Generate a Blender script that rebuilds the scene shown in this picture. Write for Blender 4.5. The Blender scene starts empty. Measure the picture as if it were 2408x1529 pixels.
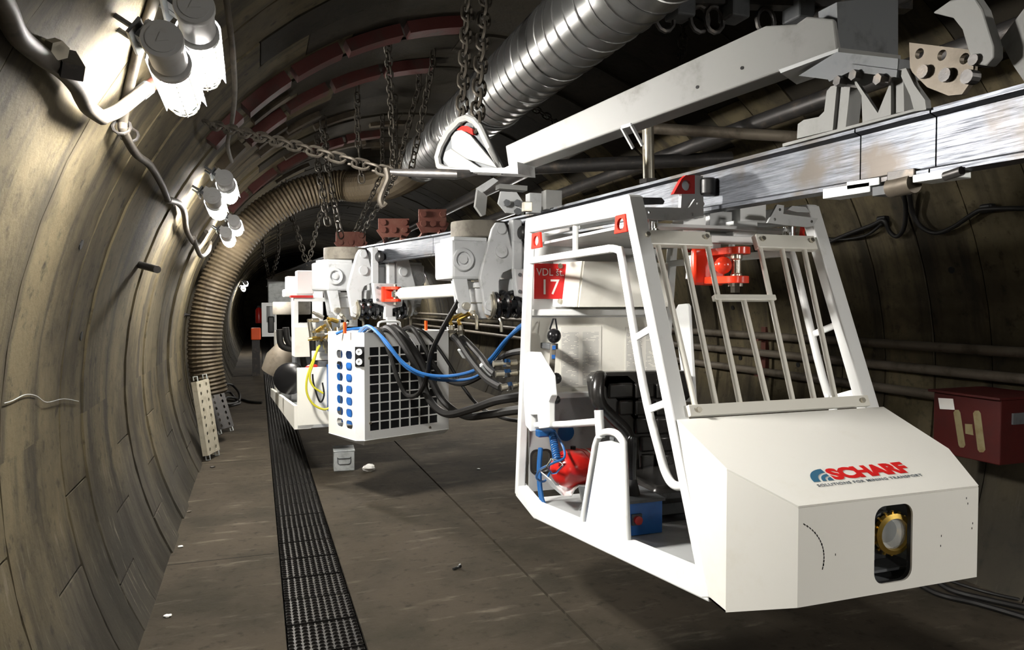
import bpy, bmesh, math, random
from mathutils import Vector, Matrix, Quaternion
from mathutils.geometry import tessellate_polygon
random.seed(7)
V = Vector
PI = math.pi
scene = bpy.context.scene
col = scene.collection

# ------------------------------------------------------------ camera, world, exposure
F_PX, CX, CY = 1700.0, 1204.0, 764.5
VPX, VPY = 605.0, 712.0                     # vanishing point of the tunnel axis
PITCH = math.atan((CY - VPY) / F_PX)
YAW = math.atan((CX - VPX) / F_PX * math.cos(PITCH))
CAM_H = 1.63
cam_right = V((math.cos(YAW), -math.sin(YAW), 0))
cam_fwd = V((math.sin(YAW) * math.cos(PITCH), math.cos(YAW) * math.cos(PITCH), -math.sin(PITCH)))
cam_up = cam_right.cross(cam_fwd)
cam_pos = V((0, 0, CAM_H))
cd = bpy.data.cameras.new('camera')
cd.sensor_width = 36.0
cd.lens = F_PX / 2408.0 * 36.0
cd.clip_start = 0.05
cam = bpy.data.objects.new('camera', cd)
cam.location = cam_pos
cam.rotation_euler = (PI / 2 - PITCH, 0, -YAW)
col.objects.link(cam)
scene.camera = cam
world = bpy.data.worlds.new('world')
scene.world = world
world.use_nodes = True
world.node_tree.nodes['Background'].inputs[0].default_value = (0.5, 0.55, 0.6, 1)
world.node_tree.nodes['Background'].inputs[1].default_value = 0.01
scene.view_settings.view_transform = 'Standard'
scene.view_settings.look = 'None'
scene.view_settings.exposure = 0.0
scene.view_settings.gamma = 1.0
scene.view_settings.use_curve_mapping = False
LAMP_STRENGTH = 800.0

# ------------------------------------------------------------ pixel -> point helpers
def ray(x, y):
    return cam_fwd + cam_right * ((x - CX) / F_PX) - cam_up * ((y - CY) / F_PX)
def P(x, y, X=None, Y=None, Z=None):
    d = ray(x, y)
    if X is not None: s = X / d.x
    elif Y is not None: s = Y / d.y
    else: s = (Z - CAM_H) / d.z
    return cam_pos + d * s
def PL(x, y, p, n):
    d = ray(x, y)
    p = V(p); n = V(n)
    return cam_pos + d * ((p - cam_pos).dot(n) / d.dot(n))
TCX, TCZ, TR = 1.70, 1.10, 2.50             # tunnel circle
def PW(x, y, r=TR):                         # point on the lining
    d = ray(x, y)
    ox, oz = -TCX, CAM_H - TCZ
    a = d.x ** 2 + d.z ** 2; b = ox * d.x + oz * d.z; c = ox * ox + oz * oz - r * r
    s = (-b + math.sqrt(max(0, b * b - a * c))) / a
    return cam_pos + d * s
def ring(a, y, r=TR):                       # angle 0 = right, 90 = top
    return V((TCX + r * math.cos(a), y, TCZ + r * math.sin(a)))

# ------------------------------------------------------------ mesh builder
W = {}
class MB:
    def __init__(s): s.v = []; s.f = []
    def add(s, vs, fs):
        o = len(s.v); s.v += [V(p) for p in vs]; s.f += [tuple(i + o for i in f) for f in fs]; return s
    def box(s, c, d, M=None):
        c = V(c); h = V(d) * .5; vs = []
        for z in (-1, 1):
            for x, y in ((-1, -1), (1, -1), (1, 1), (-1, 1)):
                q = V((x * h.x, y * h.y, z * h.z))
                vs.append(c + (M @ q if M else q))
        return s.add(vs, [(3, 2, 1, 0), (4, 5, 6, 7), (0, 1, 5, 4), (1, 2, 6, 5), (2, 3, 7, 6), (3, 0, 4, 7)])
    def bar(s, a, b, w, h, up=(0, 0, 1)):
        a = V(a); b = V(b); d = (b - a).normalized(); u = V(up)
        x = d.cross(u)
        if x.length < 1e-4: x = d.cross(V((0, 1, 0)))
        x.normalize(); z = x.cross(d)
        vs = []
        for p in (a, b):
            for i, k in ((-1, -1), (1, -1), (1, 1), (-1, 1)): vs.append(p + x * (i * w / 2) + z * (k * h / 2))
        return s.add(vs, [(0, 1, 2, 3), (7, 6, 5, 4), (0, 4, 5, 1), (1, 5, 6, 2), (2, 6, 7, 3), (3, 7, 4, 0)])
    def tube(s, pts, r, n=10, closed=False):
        pts = [V(p) for p in pts]; m = len(pts); fr = []
        rs = r if isinstance(r, (list, tuple)) else [r] * m
        up = None
        for i in range(m):
            if closed: t = pts[(i + 1) % m] - pts[i - 1]
            else: t = pts[min(i + 1, m - 1)] - pts[max(i - 1, 0)]
            t.normalize()
            if up is None:
                up = t.orthogonal().normalized()
            else:
                up = (up - t * up.dot(t))
                up = up.normalized() if up.length > 1e-6 else t.orthogonal().normalized()
            fr.append((up.copy(), t.cross(up)))
        vs = []
        for i in range(m):
            a, b = fr[i]
            for k in range(n):
                g = 2 * PI * k / n
                vs.append(pts[i] + (a * math.cos(g) + b * math.sin(g)) * rs[i])
        fs = []
        for i in range(m if closed else m - 1):
            j = (i + 1) % m
            for k in range(n): fs.append((i * n + k, i * n + (k + 1) % n, j * n + (k + 1) % n, j * n + k))
        if not closed: fs += [tuple(range(n - 1, -1, -1)), tuple((m - 1) * n + k for k in range(n))]
        return s.add(vs, fs)
    def cyl(s, a, b, r, r2=None, n=18):
        return s.tube([a, b], [r, r if r2 is None else r2], n)
    def lathe(s, prof, o, axis, n=20, cap=True):
        o = V(o); ax = V(axis).normalized(); u = ax.orthogonal().normalized(); w = ax.cross(u); vs = []; fs = []
        for r, h in prof:
            for k in range(n):
                g = 2 * PI * k / n; vs.append(o + ax * h + (u * math.cos(g) + w * math.sin(g)) * r)
        m = len(prof)
        for i in range(m - 1):
            for k in range(n): fs.append((i * n + k, i * n + (k + 1) % n, (i + 1) * n + (k + 1) % n, (i + 1) * n + k))
        if cap: fs += [tuple(range(n - 1, -1, -1)), tuple((m - 1) * n + k for k in range(n))]
        return s.add(vs, fs)
    def plate(s, loops, o, ux, uy, th):
        o = V(o); ux = V(ux); uy = V(uy); nz = ux.cross(uy).normalized()
        flat = [q for l in loops for q in l]
        tri = tessellate_polygon([[V((a, b, 0)) for a, b in l] for l in loops])
        n = len(flat); vs = [o + ux * a + uy * b for a, b in flat]
        vs += [p + nz * (-th) for p in vs[:n]]
        fs = []
        for t in tri:
            a, b, c = t
            A, B, C = flat[a], flat[b], flat[c]
            if (B[0] - A[0]) * (C[1] - A[1]) - (B[1] - A[1]) * (C[0] - A[0]) < 0: b, c = c, b
            fs += [(a, b, c), (n + c, n + b, n + a)]
        k = 0
        for l in loops:
            m = len(l)
            for i in range(m): fs.append((k + i, k + (i + 1) % m, n + k + (i + 1) % m, n + k + i))
            k += m
        return s.add(vs, fs)
    def poly3(s, pts, th):                  # flat 3D polygon with thickness, behind its normal
        pts = [V(p) for p in pts]
        nn = V((0, 0, 0))
        for i in range(len(pts)): nn += (pts[i] - pts[0]).cross(pts[(i + 1) % len(pts)] - pts[0])
        nn.normalize(); ux = (pts[1] - pts[0]).normalized(); uy = nn.cross(ux)
        return s.plate([[((p - pts[0]).dot(ux), (p - pts[0]).dot(uy)) for p in pts]], pts[0], ux, uy, th)
    def sphere(s, c, r, nu=14, nv=8, sc=(1, 1, 1)):
        c = V(c); vs = [c + V((0, 0, r * sc[2]))]; fs = []
        for i in range(1, nv):
            a = PI * i / nv
            for k in range(nu):
                g = 2 * PI * k / nu
                vs.append(c + V((math.sin(a) * math.cos(g) * r * sc[0], math.sin(a) * math.sin(g) * r * sc[1], math.cos(a) * r * sc[2])))
        vs.append(c - V((0, 0, r * sc[2]))); L = len(vs) - 1
        for k in range(nu):
            fs.append((0, 1 + k, 1 + (k + 1) % nu)); fs.append((L, 1 + (nv - 2) * nu + (k + 1) % nu, 1 + (nv - 2) * nu + k))
            for i in range(nv - 2): fs.append((1 + i * nu + k, 1 + (i + 1) * nu + k, 1 + (i + 1) * nu + (k + 1) % nu, 1 + i * nu + (k + 1) % nu))
        return s.add(vs, fs)
    def build(s, name, mat, parent=None, local=False, smooth=False, bevel=0, label=None, cat=None, group=None, kind=None, fix=True):
        vs = s.v
        Wp = W.get(parent.name, Matrix()) if parent else Matrix()
        if parent and not local:
            inv = Wp.inverted(); vs = [inv @ p for p in vs]
        lo = V((min(p.x for p in vs), min(p.y for p in vs), min(p.z for p in vs)))
        hi = V((max(p.x for p in vs), max(p.y for p in vs), max(p.z for p in vs)))
        c = (lo + hi) / 2
        if not parent: c.z = lo.z
        me = bpy.data.meshes.new(name)
        me.from_pydata([p - c for p in vs], [], s.f)
        if fix:
            bm = bmesh.new(); bm.from_mesh(me); bmesh.ops.recalc_face_normals(bm, faces=bm.faces); bm.to_mesh(me); bm.free()
        if smooth:
            me.shade_smooth()
            me.set_sharp_from_angle(angle=math.radians(38))
        me.materials.append(mat)
        o = bpy.data.objects.new(name, me); col.objects.link(o); o.location = c
        if parent: o.parent = parent
        W[o.name] = Wp @ Matrix.Translation(c)
        if bevel:
            m = o.modifiers.new('bevel', 'BEVEL'); m.width = bevel; m.segments = 2; m.limit_method = 'ANGLE'; m.angle_limit = math.radians(40)
        tag(o, label, cat, group, kind)
        return o
def tag(o, label=None, cat=None, group=None, kind=None):
    if label: o['label'] = label
    if cat: o['category'] = cat
    if group: o['group'] = group
    if kind: o['kind'] = kind
    return o
def thing(name, label, cat, loc=(0, 0, 0), rotz=0, group=None, M=None):
    o = bpy.data.objects.new(name, None); col.objects.link(o); o.empty_display_size = .05
    if M is None: M = Matrix.Translation(V(loc)) @ Matrix.Rotation(rotz, 4, 'Z')
    o.matrix_world = M
    W[o.name] = M.copy()
    return tag(o, label, cat, group)
def inst(name, me, mat, parent, M=None, label=None):     # another object on shared mesh data
    o = bpy.data.objects.new(name, me); col.objects.link(o)
    if mat and not me.materials: me.materials.append(mat)
    if parent: o.parent = parent
    if M is not None: o.matrix_local = M
    if label: o['label'] = label
    return o
def cat_rom(pts, n=6):
    pts = [V(p) for p in pts]; out = []
    for i in range(len(pts) - 1):
        a = pts[max(i - 1, 0)]; b = pts[i]; c = pts[i + 1]; d = pts[min(i + 2, len(pts) - 1)]
        for k in range(n):
            t = k / n
            out.append(.5 * ((2 * b) + (c - a) * t + (2 * a - 5 * b + 4 * c - d) * t * t + (3 * b - a - 3 * c + d) * t ** 3))
    return out + [pts[-1]]
def circ(cx, cy, r, n=16, ry=None):
    return [(cx + r * math.cos(2 * PI * k / n), cy + (r if ry is None else ry) * math.sin(2 * PI * k / n)) for k in range(n)]
def rrect(x0, y0, x1, y1, r, n=4):
    out = []
    for cx, cy, a in ((x1 - r, y0 + r, -90), (x1 - r, y1 - r, 0), (x0 + r, y1 - r, 90), (x0 + r, y0 + r, 180)):
        for k in range(n + 1):
            g = math.radians(a + 90 * k / n); out.append((cx + r * math.cos(g), cy + r * math.sin(g)))
    return out
def text_mesh(name, body, size, mat, parent, M, bold=0.0, spacing=1.0, align='LEFT', xscale=1.0):
    cu = bpy.data.curves.new(name, 'FONT'); cu.body = body; cu.size = size; cu.offset = bold
    cu.space_character = spacing; cu.align_x = align; cu.extrude = 0.0004; cu.resolution_u = 3
    t = bpy.data.objects.new(name + '_curve', cu); col.objects.link(t)
    dg = bpy.context.evaluated_depsgraph_get()
    me = bpy.data.meshes.new_from_object(t.evaluated_get(dg))
    bpy.data.objects.remove(t); bpy.data.curves.remove(cu)
    me.name = name
    me.transform(Matrix.Diagonal((xscale, 1, 1, 1)))
    me.materials.clear(); me.materials.append(mat)
    o = bpy.data.objects.new(name, me); col.objects.link(o); o.parent = parent
    o.matrix_local = W[parent.name].inverted() @ M
    return o
def frame_M(o, ux, uy):
    ux = V(ux).normalized(); uy = V(uy).normalized(); uz = ux.cross(uy).normalized()
    M = Matrix((ux, uy, uz)).transposed().to_4x4(); M.translation = V(o); return M

# ------------------------------------------------------------ materials
def pm(name, c, rough=.5, metal=0.0, dirt=None, bump=None, coat=0, emis=None):
    """c base colour; dirt=(colour, scale, lo, hi) worn patches; bump=(scale, strength)"""
    m = bpy.data.materials.new(name); m.use_nodes = True
    nt = m.node_tree; b = nt.nodes['Principled BSDF']
    b.inputs['Base Color'].default_value = (*c, 1); b.inputs['Roughness'].default_value = rough; b.inputs['Metallic'].default_value = metal
    if rough >= .5: b.inputs['Specular IOR Level'].default_value = .2
    if coat: b.inputs['Coat Weight'].default_value = coat; b.inputs['Coat Roughness'].default_value = .15
    tc = nt.nodes.new('ShaderNodeNewGeometry')
    if dirt:
        n = nt.nodes.new('ShaderNodeTexNoise'); n.inputs['Scale'].default_value = dirt[1]; n.inputs['Detail'].default_value = 8; n.inputs['Roughness'].default_value = .65
        nt.links.new(tc.outputs['Position'], n.inputs['Vector'])
        r = nt.nodes.new('ShaderNodeMapRange'); r.inputs[1].default_value = dirt[2]; r.inputs[2].default_value = dirt[3]; r.interpolation_type = 'SMOOTHSTEP'
        nt.links.new(n.outputs['Fac'], r.inputs[0])
        x = nt.nodes.new('ShaderNodeMix'); x.data_type = 'RGBA'
        x.inputs[6].default_value = (*c, 1); x.inputs[7].default_value = (*dirt[0], 1)
        nt.links.new(r.outputs[0], x.inputs[0]); nt.links.new(x.outputs[2], b.inputs['Base Color'])
    if bump:
        n2 = nt.nodes.new('ShaderNodeTexNoise'); n2.inputs['Scale'].default_value = bump[0]; n2.inputs['Detail'].default_value = 6
        nt.links.new(tc.outputs['Position'], n2.inputs['Vector'])
        bp = nt.nodes.new('ShaderNodeBump'); bp.inputs['Strength'].default_value = bump[1]; bp.inputs['Distance'].default_value = .01
        nt.links.new(n2.outputs['Fac'], bp.inputs['Height']); nt.links.new(bp.outputs[0], b.inputs['Normal'])
    if emis:
        b.inputs['Emission Color'].default_value = (*emis[0], 1); b.inputs['Emission Strength'].default_value = emis[1]
    return m
M = {}
M['white'] = pm('white_paint', (.80, .81, .80), .32, dirt=((.62, .61, .56), 9, .58, .85), bump=(60, .02))
M['unit'] = pm('drive_unit_paint', (.46, .47, .475), .38, dirt=((.25, .245, .23), 11, .54, .8), bump=(50, .04))
M['cream'] = pm('cream_paint', (.82, .80, .72), .33, dirt=((.66, .63, .54), 6, .56, .85), bump=(60, .02))
M['hood'] = pm('hood_paint', (.80, .79, .735), .24, dirt=((.72, .69, .60), 5, .55, .9), coat=.15)
M['grey'] = pm('light_grey_paint', (.40, .41, .41), .4, dirt=((.22, .215, .20), 8, .52, .8), bump=(50, .04))
M['beam'] = pm('worn_grey_beam_paint', (.19, .19, .182), .5, dirt=((.10, .097, .085), 5, .5, .78), bump=(40, .06))
M['dgrey'] = pm('dark_grey_paint', (.10, .105, .11), .5, dirt=((.05, .05, .05), 9, .5, .75))
M['steel'] = pm('dark_oily_steel', (.055, .052, .05), .45, .6, dirt=((.12, .10, .08), 14, .5, .75), bump=(50, .1))
M['chain'] = pm('chain_steel', (.045, .039, .031), .55, .5, dirt=((.022, .018, .014), 20, .45, .7), bump=(70, .1))
M['rust'] = pm('rusty_red_steel', (.085, .030, .022), .65, .2, dirt=((.10, .05, .035), 8, .45, .75), bump=(50, .15))
M['redarch'] = pm('red_lead_paint', (.050, .012, .010), .65, 0, dirt=((.03, .02, .015), 5, .45, .7), bump=(40, .15))
M['red'] = pm('bright_red_paint', (.50, .014, .010), .28, 0, coat=.4, dirt=((.34, .014, .010), 12, .6, .85))
M['redmatte'] = pm('matt_red_paint', (.55, .025, .012), .75)
M['redsign'] = pm('red_sign', (.60, .012, .012), .45)
M['blue'] = pm('blue_paint', (.015, .12, .42), .35, dirt=((.01, .08, .28), 8, .5, .8))
M['bluehose'] = pm('blue_hose', (.012, .09, .27), .35)
M['rubber'] = pm('black_rubber', (.018, .018, .018), .42, bump=(80, .05))
M['hose'] = pm('black_hose', (.010, .0095, .009), .5, dirt=((.022, .021, .019), 12, .55, .8))
M['vinyl'] = pm('black_vinyl', (.016, .015, .014), .26, bump=(120, .04))
M['plastic'] = pm('black_plastic', (.010, .010, .011), .22)
M['black'] = pm('black_paint', (.006, .006, .006), .5)
M['spring'] = pm('black_spring_paint', (.008, .008, .009), .18, coat=.4)
M['tyre'] = pm('worn_tyre', (.16, .145, .12), .75, dirt=((.10, .09, .075), 12, .45, .7), bump=(60, .1))
M['chrome'] = pm('chrome', (.75, .75, .74), .12, 1)
M['zinc'] = pm('zinc_plated_steel', (.55, .52, .44), .28, .9, dirt=((.35, .28, .15), 15, .5, .75))
M['brass'] = pm('yellow_brass', (.62, .42, .10), .28, .95, dirt=((.40, .25, .06), 20, .5, .8))
M['galv'] = pm('galvanised_sheet', (.22, .22, .215), .34, .92, dirt=((.17, .165, .155), 4, .45, .75))
M['flexduct'] = pm('flexible_duct', (.060, .046, .028), .6, .2, dirt=((.034, .026, .017), 6, .45, .7))
M['cable'] = pm('dusty_cable', (.075, .065, .052), .6, dirt=((.04, .035, .03), 10, .45, .7))
M['pipe'] = pm('dusty_steel_pipe', (.13, .11, .085), .5, .3, dirt=((.06, .048, .035), 5, .45, .7), bump=(30, .1))
M['yellow'] = pm('yellow_green_wire', (.55, .50, .03), .4)
M['paper'] = pm('paper', (.75, .74, .70), .7)
M['letter'] = pm('white_letters', (.78, .76, .74), .5)
M['logored'] = pm('logo_red', (.62, .015, .015), .4)
M['logoblue'] = pm('logo_blue', (.035, .13, .22), .4)
M['logogrey'] = pm('logo_grey', (.12, .14, .16), .4)
M['hydrant'] = pm('dull_red_box', (.060, .008, .007), .5, dirt=((.045, .009, .008), 4, .4, .7), bump=(30, .05))
M['boxmark'] = pm('faded_yellow_mark', (.22, .19, .10), .6, dirt=((.17, .12, .055), 10, .45, .7))
M['alu'] = pm('dusty_aluminium', (.46, .48, .47), .5, .3, dirt=((.30, .31, .30), 12, .45, .7))
M['perf'] = pm('galvanised_panel', (.50, .46, .36), .5, .3, dirt=((.34, .30, .22), 10, .45, .7))
M['orange'] = pm('orange_plastic', (.75, .09, .01), .4)
M['coupler'] = pm('coupler_red', (.78, .045, .015), .25, coat=.5)
M['wood'] = pm('dark_timber', (.05, .038, .025), .8, dirt=((.025, .02, .015), 9, .4, .7), bump=(30, .2))
M['globe'] = pm('lit_globe', (.9, .9, .9), .2, emis=((1.0, .965, .91), LAMP_STRENGTH))
M['lampgrey'] = pm('lamp_housing_grey', (.34, .34, .335), .5, .1, dirt=((.30, .29, .27), 20, .5, .8))
M['pcb'] = pm('dark_radiator_core', (.012, .012, .013), .55)

def concrete(name, c1, c2, c3, streak, floor=False):
    m = bpy.data.materials.new(name); m.use_nodes = True; nt = m.node_tree; N = nt.nodes.new; L = nt.links.new
    b = nt.nodes['Principled BSDF']; b.inputs['Roughness'].default_value = .9; b.inputs['Specular IOR Level'].default_value = .12
    g = N('ShaderNodeNewGeometry')
    def noise(sc, vec, det=8, ro=.62):
        n = N('ShaderNodeTexNoise'); n.inputs['Scale'].default_value = sc; n.inputs['Detail'].default_value = det; n.inputs['Roughness'].default_value = ro
        L(vec, n.inputs['Vector']); return n.outputs['Fac']
    def rng(f, a, b_, t0=0., t1=1.):
        r = N('ShaderNodeMapRange'); r.interpolation_type = 'SMOOTHSTEP'
        r.inputs[1].default_value = a; r.inputs[2].default_value = b_; r.inputs[3].default_value = t0; r.inputs[4].default_value = t1
        L(f, r.inputs[0]); return r.outputs[0]
    def mix(f, A, B):
        x = N('ShaderNodeMix'); x.data_type = 'RGBA'; L(f, x.inputs[0])
        for k, q in ((6, A), (7, B)):
            if isinstance(q, tuple): x.inputs[k].default_value = (*q, 1)
            else: L(q, x.inputs[k])
        return x.outputs[2]
    pos = g.outputs['Position']
    base = mix(rng(noise(1.6, pos), .38, .68), c1, c2)
    base = mix(rng(noise(14, pos), .52, .78), base, c3)
    sp = N('ShaderNodeSeparateXYZ'); L(pos, sp.inputs[0])
    if not floor:                            # dark bands and lime streaks run down the rings
        def mth(op, a, b_=None):
            q = N('ShaderNodeMath'); q.operation = op
            for k, z in ((0, a), (1, b_)):
                if z is None: continue
                if isinstance(z, (int, float)): q.inputs[k].default_value = z
                else: L(z, q.inputs[k])
            return q.outputs[0]
        ang = mth('ARCTAN2', mth('SUBTRACT', sp.outputs[2], TCZ), mth('SUBTRACT', sp.outputs[0], TCX))
        cb = N('ShaderNodeCombineXYZ'); L(mth('MULTIPLY', ang, 3.0), cb.inputs[0]); L(mth('MULTIPLY', sp.outputs[1], 9.0), cb.inputs[1])
        lime = mth('MULTIPLY', rng(noise(3.4, cb.outputs[0], 6), .56, .72), rng(noise(.9, pos), .40, .60))
        low = rng(sp.outputs[2], 1.3, .3)
        foot_grey = rng(mth('ADD', sp.outputs[2], mth('MULTIPLY', noise(1.1, pos, 6), .9)), 1.35, .75)  # greyer and darker towards the wall foot, with a ragged edge
        base = mix(mth('MULTIPLY', foot_grey, .75), base, (.036, .034, .030))
        base = mix(mth('MULTIPLY', mth('MULTIPLY', lime, low), .8), base, streak)
        cb2 = N('ShaderNodeCombineXYZ'); L(mth('MULTIPLY', ang, .8), cb2.inputs[0]); L(mth('MULTIPLY', sp.outputs[1], 2.3), cb2.inputs[1])
        dark = rng(noise(1.7, cb2.outputs[0], 7), .46, .66)
        base = mix(mth('MULTIPLY', dark, .85), base, (.022, .019, .015))
        oi = N('ShaderNodeObjectInfo')
        hs = N('ShaderNodeHueSaturation'); L(rng(oi.outputs['Random'], 0, 1, .78, 1.15), hs.inputs['Value']); L(base, hs.inputs['Color']); base = hs.outputs[0]
    else:
        cb = N('ShaderNodeCombineXYZ'); L(sp.outputs[0], cb.inputs[0])
        q = N('ShaderNodeMath'); q.operation = 'MULTIPLY'; L(sp.outputs[1], q.inputs[0]); q.inputs[1].default_value = 4.0; L(q.outputs[0], cb.inputs[1])
        base = mix(rng(noise(2.2, cb.outputs[0]), .55, .75), base, (.10, .085, .065))
        base = mix(rng(noise(55, pos, 4), .68, .76), base, streak)
    pit = rng(noise(38, pos, 3), .30, .22)
    base = mix(pit, base, (.03, .027, .022))
    L(base, b.inputs['Base Color'])
    bp = N('ShaderNodeBump'); bp.inputs['Strength'].default_value = .35; bp.inputs['Distance'].default_value = .012
    L(noise(26, pos, 9, .7), bp.inputs['Height']); L(bp.outputs[0], b.inputs['Normal'])
    return m
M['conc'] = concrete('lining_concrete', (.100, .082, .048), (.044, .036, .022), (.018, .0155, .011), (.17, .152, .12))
M['roofshade'] = concrete('shaded_roof_concrete', (.026, .022, .0155), (.016, .0135, .0095), (.010, .009, .007), (.035, .032, .026))  # lining concrete with the dimness of the roof put into its colour
M['floor'] = concrete('floor_concrete', (.047, .038, .027), (.028, .0235, .0165), (.017, .0145, .0105), (.10, .092, .075), True)
M['joint'] = pm('dark_joint', (.02, .018, .015), .9)

# ------------------------------------------------------------ the setting
Y0, Y1 = -7.0, 46.0
RW = 0.395                                   # width of one lining ring
def seg(mb, a0, a1, ya, yb, r, th=.10, n=8):
    vs = []; fs = []
    for i in range(n + 1):
        a = a0 + (a1 - a0) * i / n
        vs += [ring(a, ya, r), ring(a, yb, r), ring(a, yb, r + th), ring(a, ya, r + th)]
    for i in range(n):
        k = i * 4
        for j in range(4): fs.append((k + j, k + (j + 1) % 4, k + 4 + (j + 1) % 4, k + 4 + j))
    fs += [(0, 1, 2, 3), (n * 4 + 3, n * 4 + 2, n * 4 + 1, n * 4)]
    mb.add(vs, fs)
AF0, AF1 = math.radians(-27.5), math.radians(207.5)
shell = MB(); n = 48
vs = []; fs = []
for i in range(n + 1):
    a = AF0 + (AF1 - AF0) * i / n
    vs += [ring(a, Y0, TR + .06), ring(a, Y1, TR + .06), ring(a, Y1, TR + .2), ring(a, Y0, TR + .2)]
for i in range(n):
    k = i * 4
    for j in range(4): fs.append((k + j, k + (j + 1) % 4, k + 4 + (j + 1) % 4, k + 4 + j))
shell.add(vs, fs)
wall = shell.build('wall_lining', M['joint'], kind='structure')
tag(wall, 'round concrete tunnel lining of narrow ring segments with dark joints', 'tunnel lining')
far = MB(); far_roof = MB()
rings_all = []
kmin = int((Y0 - 3.154) / RW) - 1
kmax = int((Y1 - 3.154) / RW)
SPL = [[-27.5, 52, 88, 124, 194, 207.5], [-27.5, 44, 80, 116, 187, 207.5], [-27.5, 60, 96, 132, 200, 207.5]]
nseg = 0
for k in range(kmin, kmax + 1):
    ya = 3.154 + k * RW + .005; yb = ya + RW - .010
    if ya < Y0 or yb > Y1: continue
    cuts = SPL[k % 3]
    jr = random.uniform(-.010, .010)
    own = 2.3 < ya < 11.5
    for i in range(len(cuts) - 1):
        a0 = math.radians(cuts[i] + (.12 if i else 0)); a1 = math.radians(cuts[i + 1] - (.12 if i < len(cuts) - 2 else 0))
        r = TR + jr + random.uniform(-.004, .004)
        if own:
            mb = MB(); seg(mb, a0, a1, ya, yb, r, n=max(4, int((a1 - a0) * 12))); mb.build('lining_segment', M['roofshade' if i in (1, 2) else 'conc'], wall, smooth=True)
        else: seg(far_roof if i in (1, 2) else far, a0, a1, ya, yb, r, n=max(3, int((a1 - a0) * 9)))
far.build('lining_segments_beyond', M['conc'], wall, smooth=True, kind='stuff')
far_roof.build('roof_segments_beyond', M['roofshade'], wall, smooth=True, kind='stuff')
# bolt holes seen on the right and left walls
hm = MB(); hm.cyl((0, 0, -.004), (0, 0, .004), .022, n=10)
hole_me = None
for px, py in ((2023, 635), (2238, 635), (1950, 762), (2145, 772), (1723, 724), (1676, 742), (1741, 842), (1877, 858), (2050, 886), (190, 575), (68, 810), (50, 530), (190, 790), (272, 600), (262, 775), (80, 1365), (2088, 842), (1768, 745), (2030, 745)):
    p = PW(px, py, TR + .004); nrm = (V((TCX, p.y, TCZ)) - p).normalized()
    Mx = Matrix.Translation(p - V(W[wall.name].translation)) @ nrm.to_track_quat('Z', 'Y').to_matrix().to_4x4()
    if hole_me is None:
        o = hm.build('bolt_hole', M['black'], wall, local=True); hole_me = o.data; o.matrix_local = Mx
    else: inst('bolt_hole', hole_me, None, wall, Mx)
FL, FR = TCX - math.sqrt(TR ** 2 - TCZ ** 2) - .03, TCX + math.sqrt(TR ** 2 - TCZ ** 2) + .03
GX0, GX1, GD = .115, .475, .09               # drain channel under the gratings
JX = 1.50
fl = MB()
fl.box(((FL + GX0) / 2, (Y0 + Y1) / 2, -.1), (GX0 - FL, Y1 - Y0, .2))
fl.box(((GX1 + JX) / 2, (Y0 + Y1) / 2, -.1), (JX - GX1, Y1 - Y0, .2))
fl.box(((JX + .03 + FR) / 2, (Y0 + Y1) / 2, -.115), (FR - JX - .03, Y1 - Y0, .2))
floor = fl.build('floor', M['floor'], kind='structure')
tag(floor, 'stained bare concrete tunnel floor beside the drain gratings', 'floor')
ch = MB(); ch.box(((GX0 + GX1) / 2, (Y0 + Y1) / 2, -GD - .05), (GX1 - GX0, Y1 - Y0, .1)); ch.box((JX + .015, (Y0 + Y1) / 2, -.09), (.03, Y1 - Y0, .1))
ch.build('drain_channel', M['joint'], floor)
for y in (4.9, 7.9, 9.6, 12.8, 16.0):        # cracks and day joints in the side strip
    mb = MB(); w = random.uniform(-.01, .01)
    mb.box(((FL + GX0) / 2, y, .0008), (GX0 - FL - .06, .006, .0016)); mb.build('floor_joint', M['joint'], floor)
en = MB(); en.plate([[(TR * 1.1 * math.cos(AF0 + (AF1 - AF0) * i / 24), TR * 1.1 * math.sin(AF0 + (AF1 - AF0) * i / 24)) for i in range(25)]], (TCX, Y1 - .01, TCZ), (1, 0, 0), (0, 0, 1), .1)
en.build('wall_back', M['conc'], kind='structure'); 
en = MB(); en.plate([[(TR * 1.1 * math.cos(AF0 + (AF1 - AF0) * i / 24), TR * 1.1 * math.sin(AF0 + (AF1 - AF0) * i / 24)) for i in range(25)]], (TCX, Y0 + .11, TCZ), (1, 0, 0), (0, 0, 1), .1)
en.build('wall_front', M['conc'], kind='structure')
tag(bpy.data.objects['wall_back'], 'far end of the tunnel in darkness', 'wall')
tag(bpy.data.objects['wall_front'], 'tunnel end wall behind the viewer', 'wall')

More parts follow.
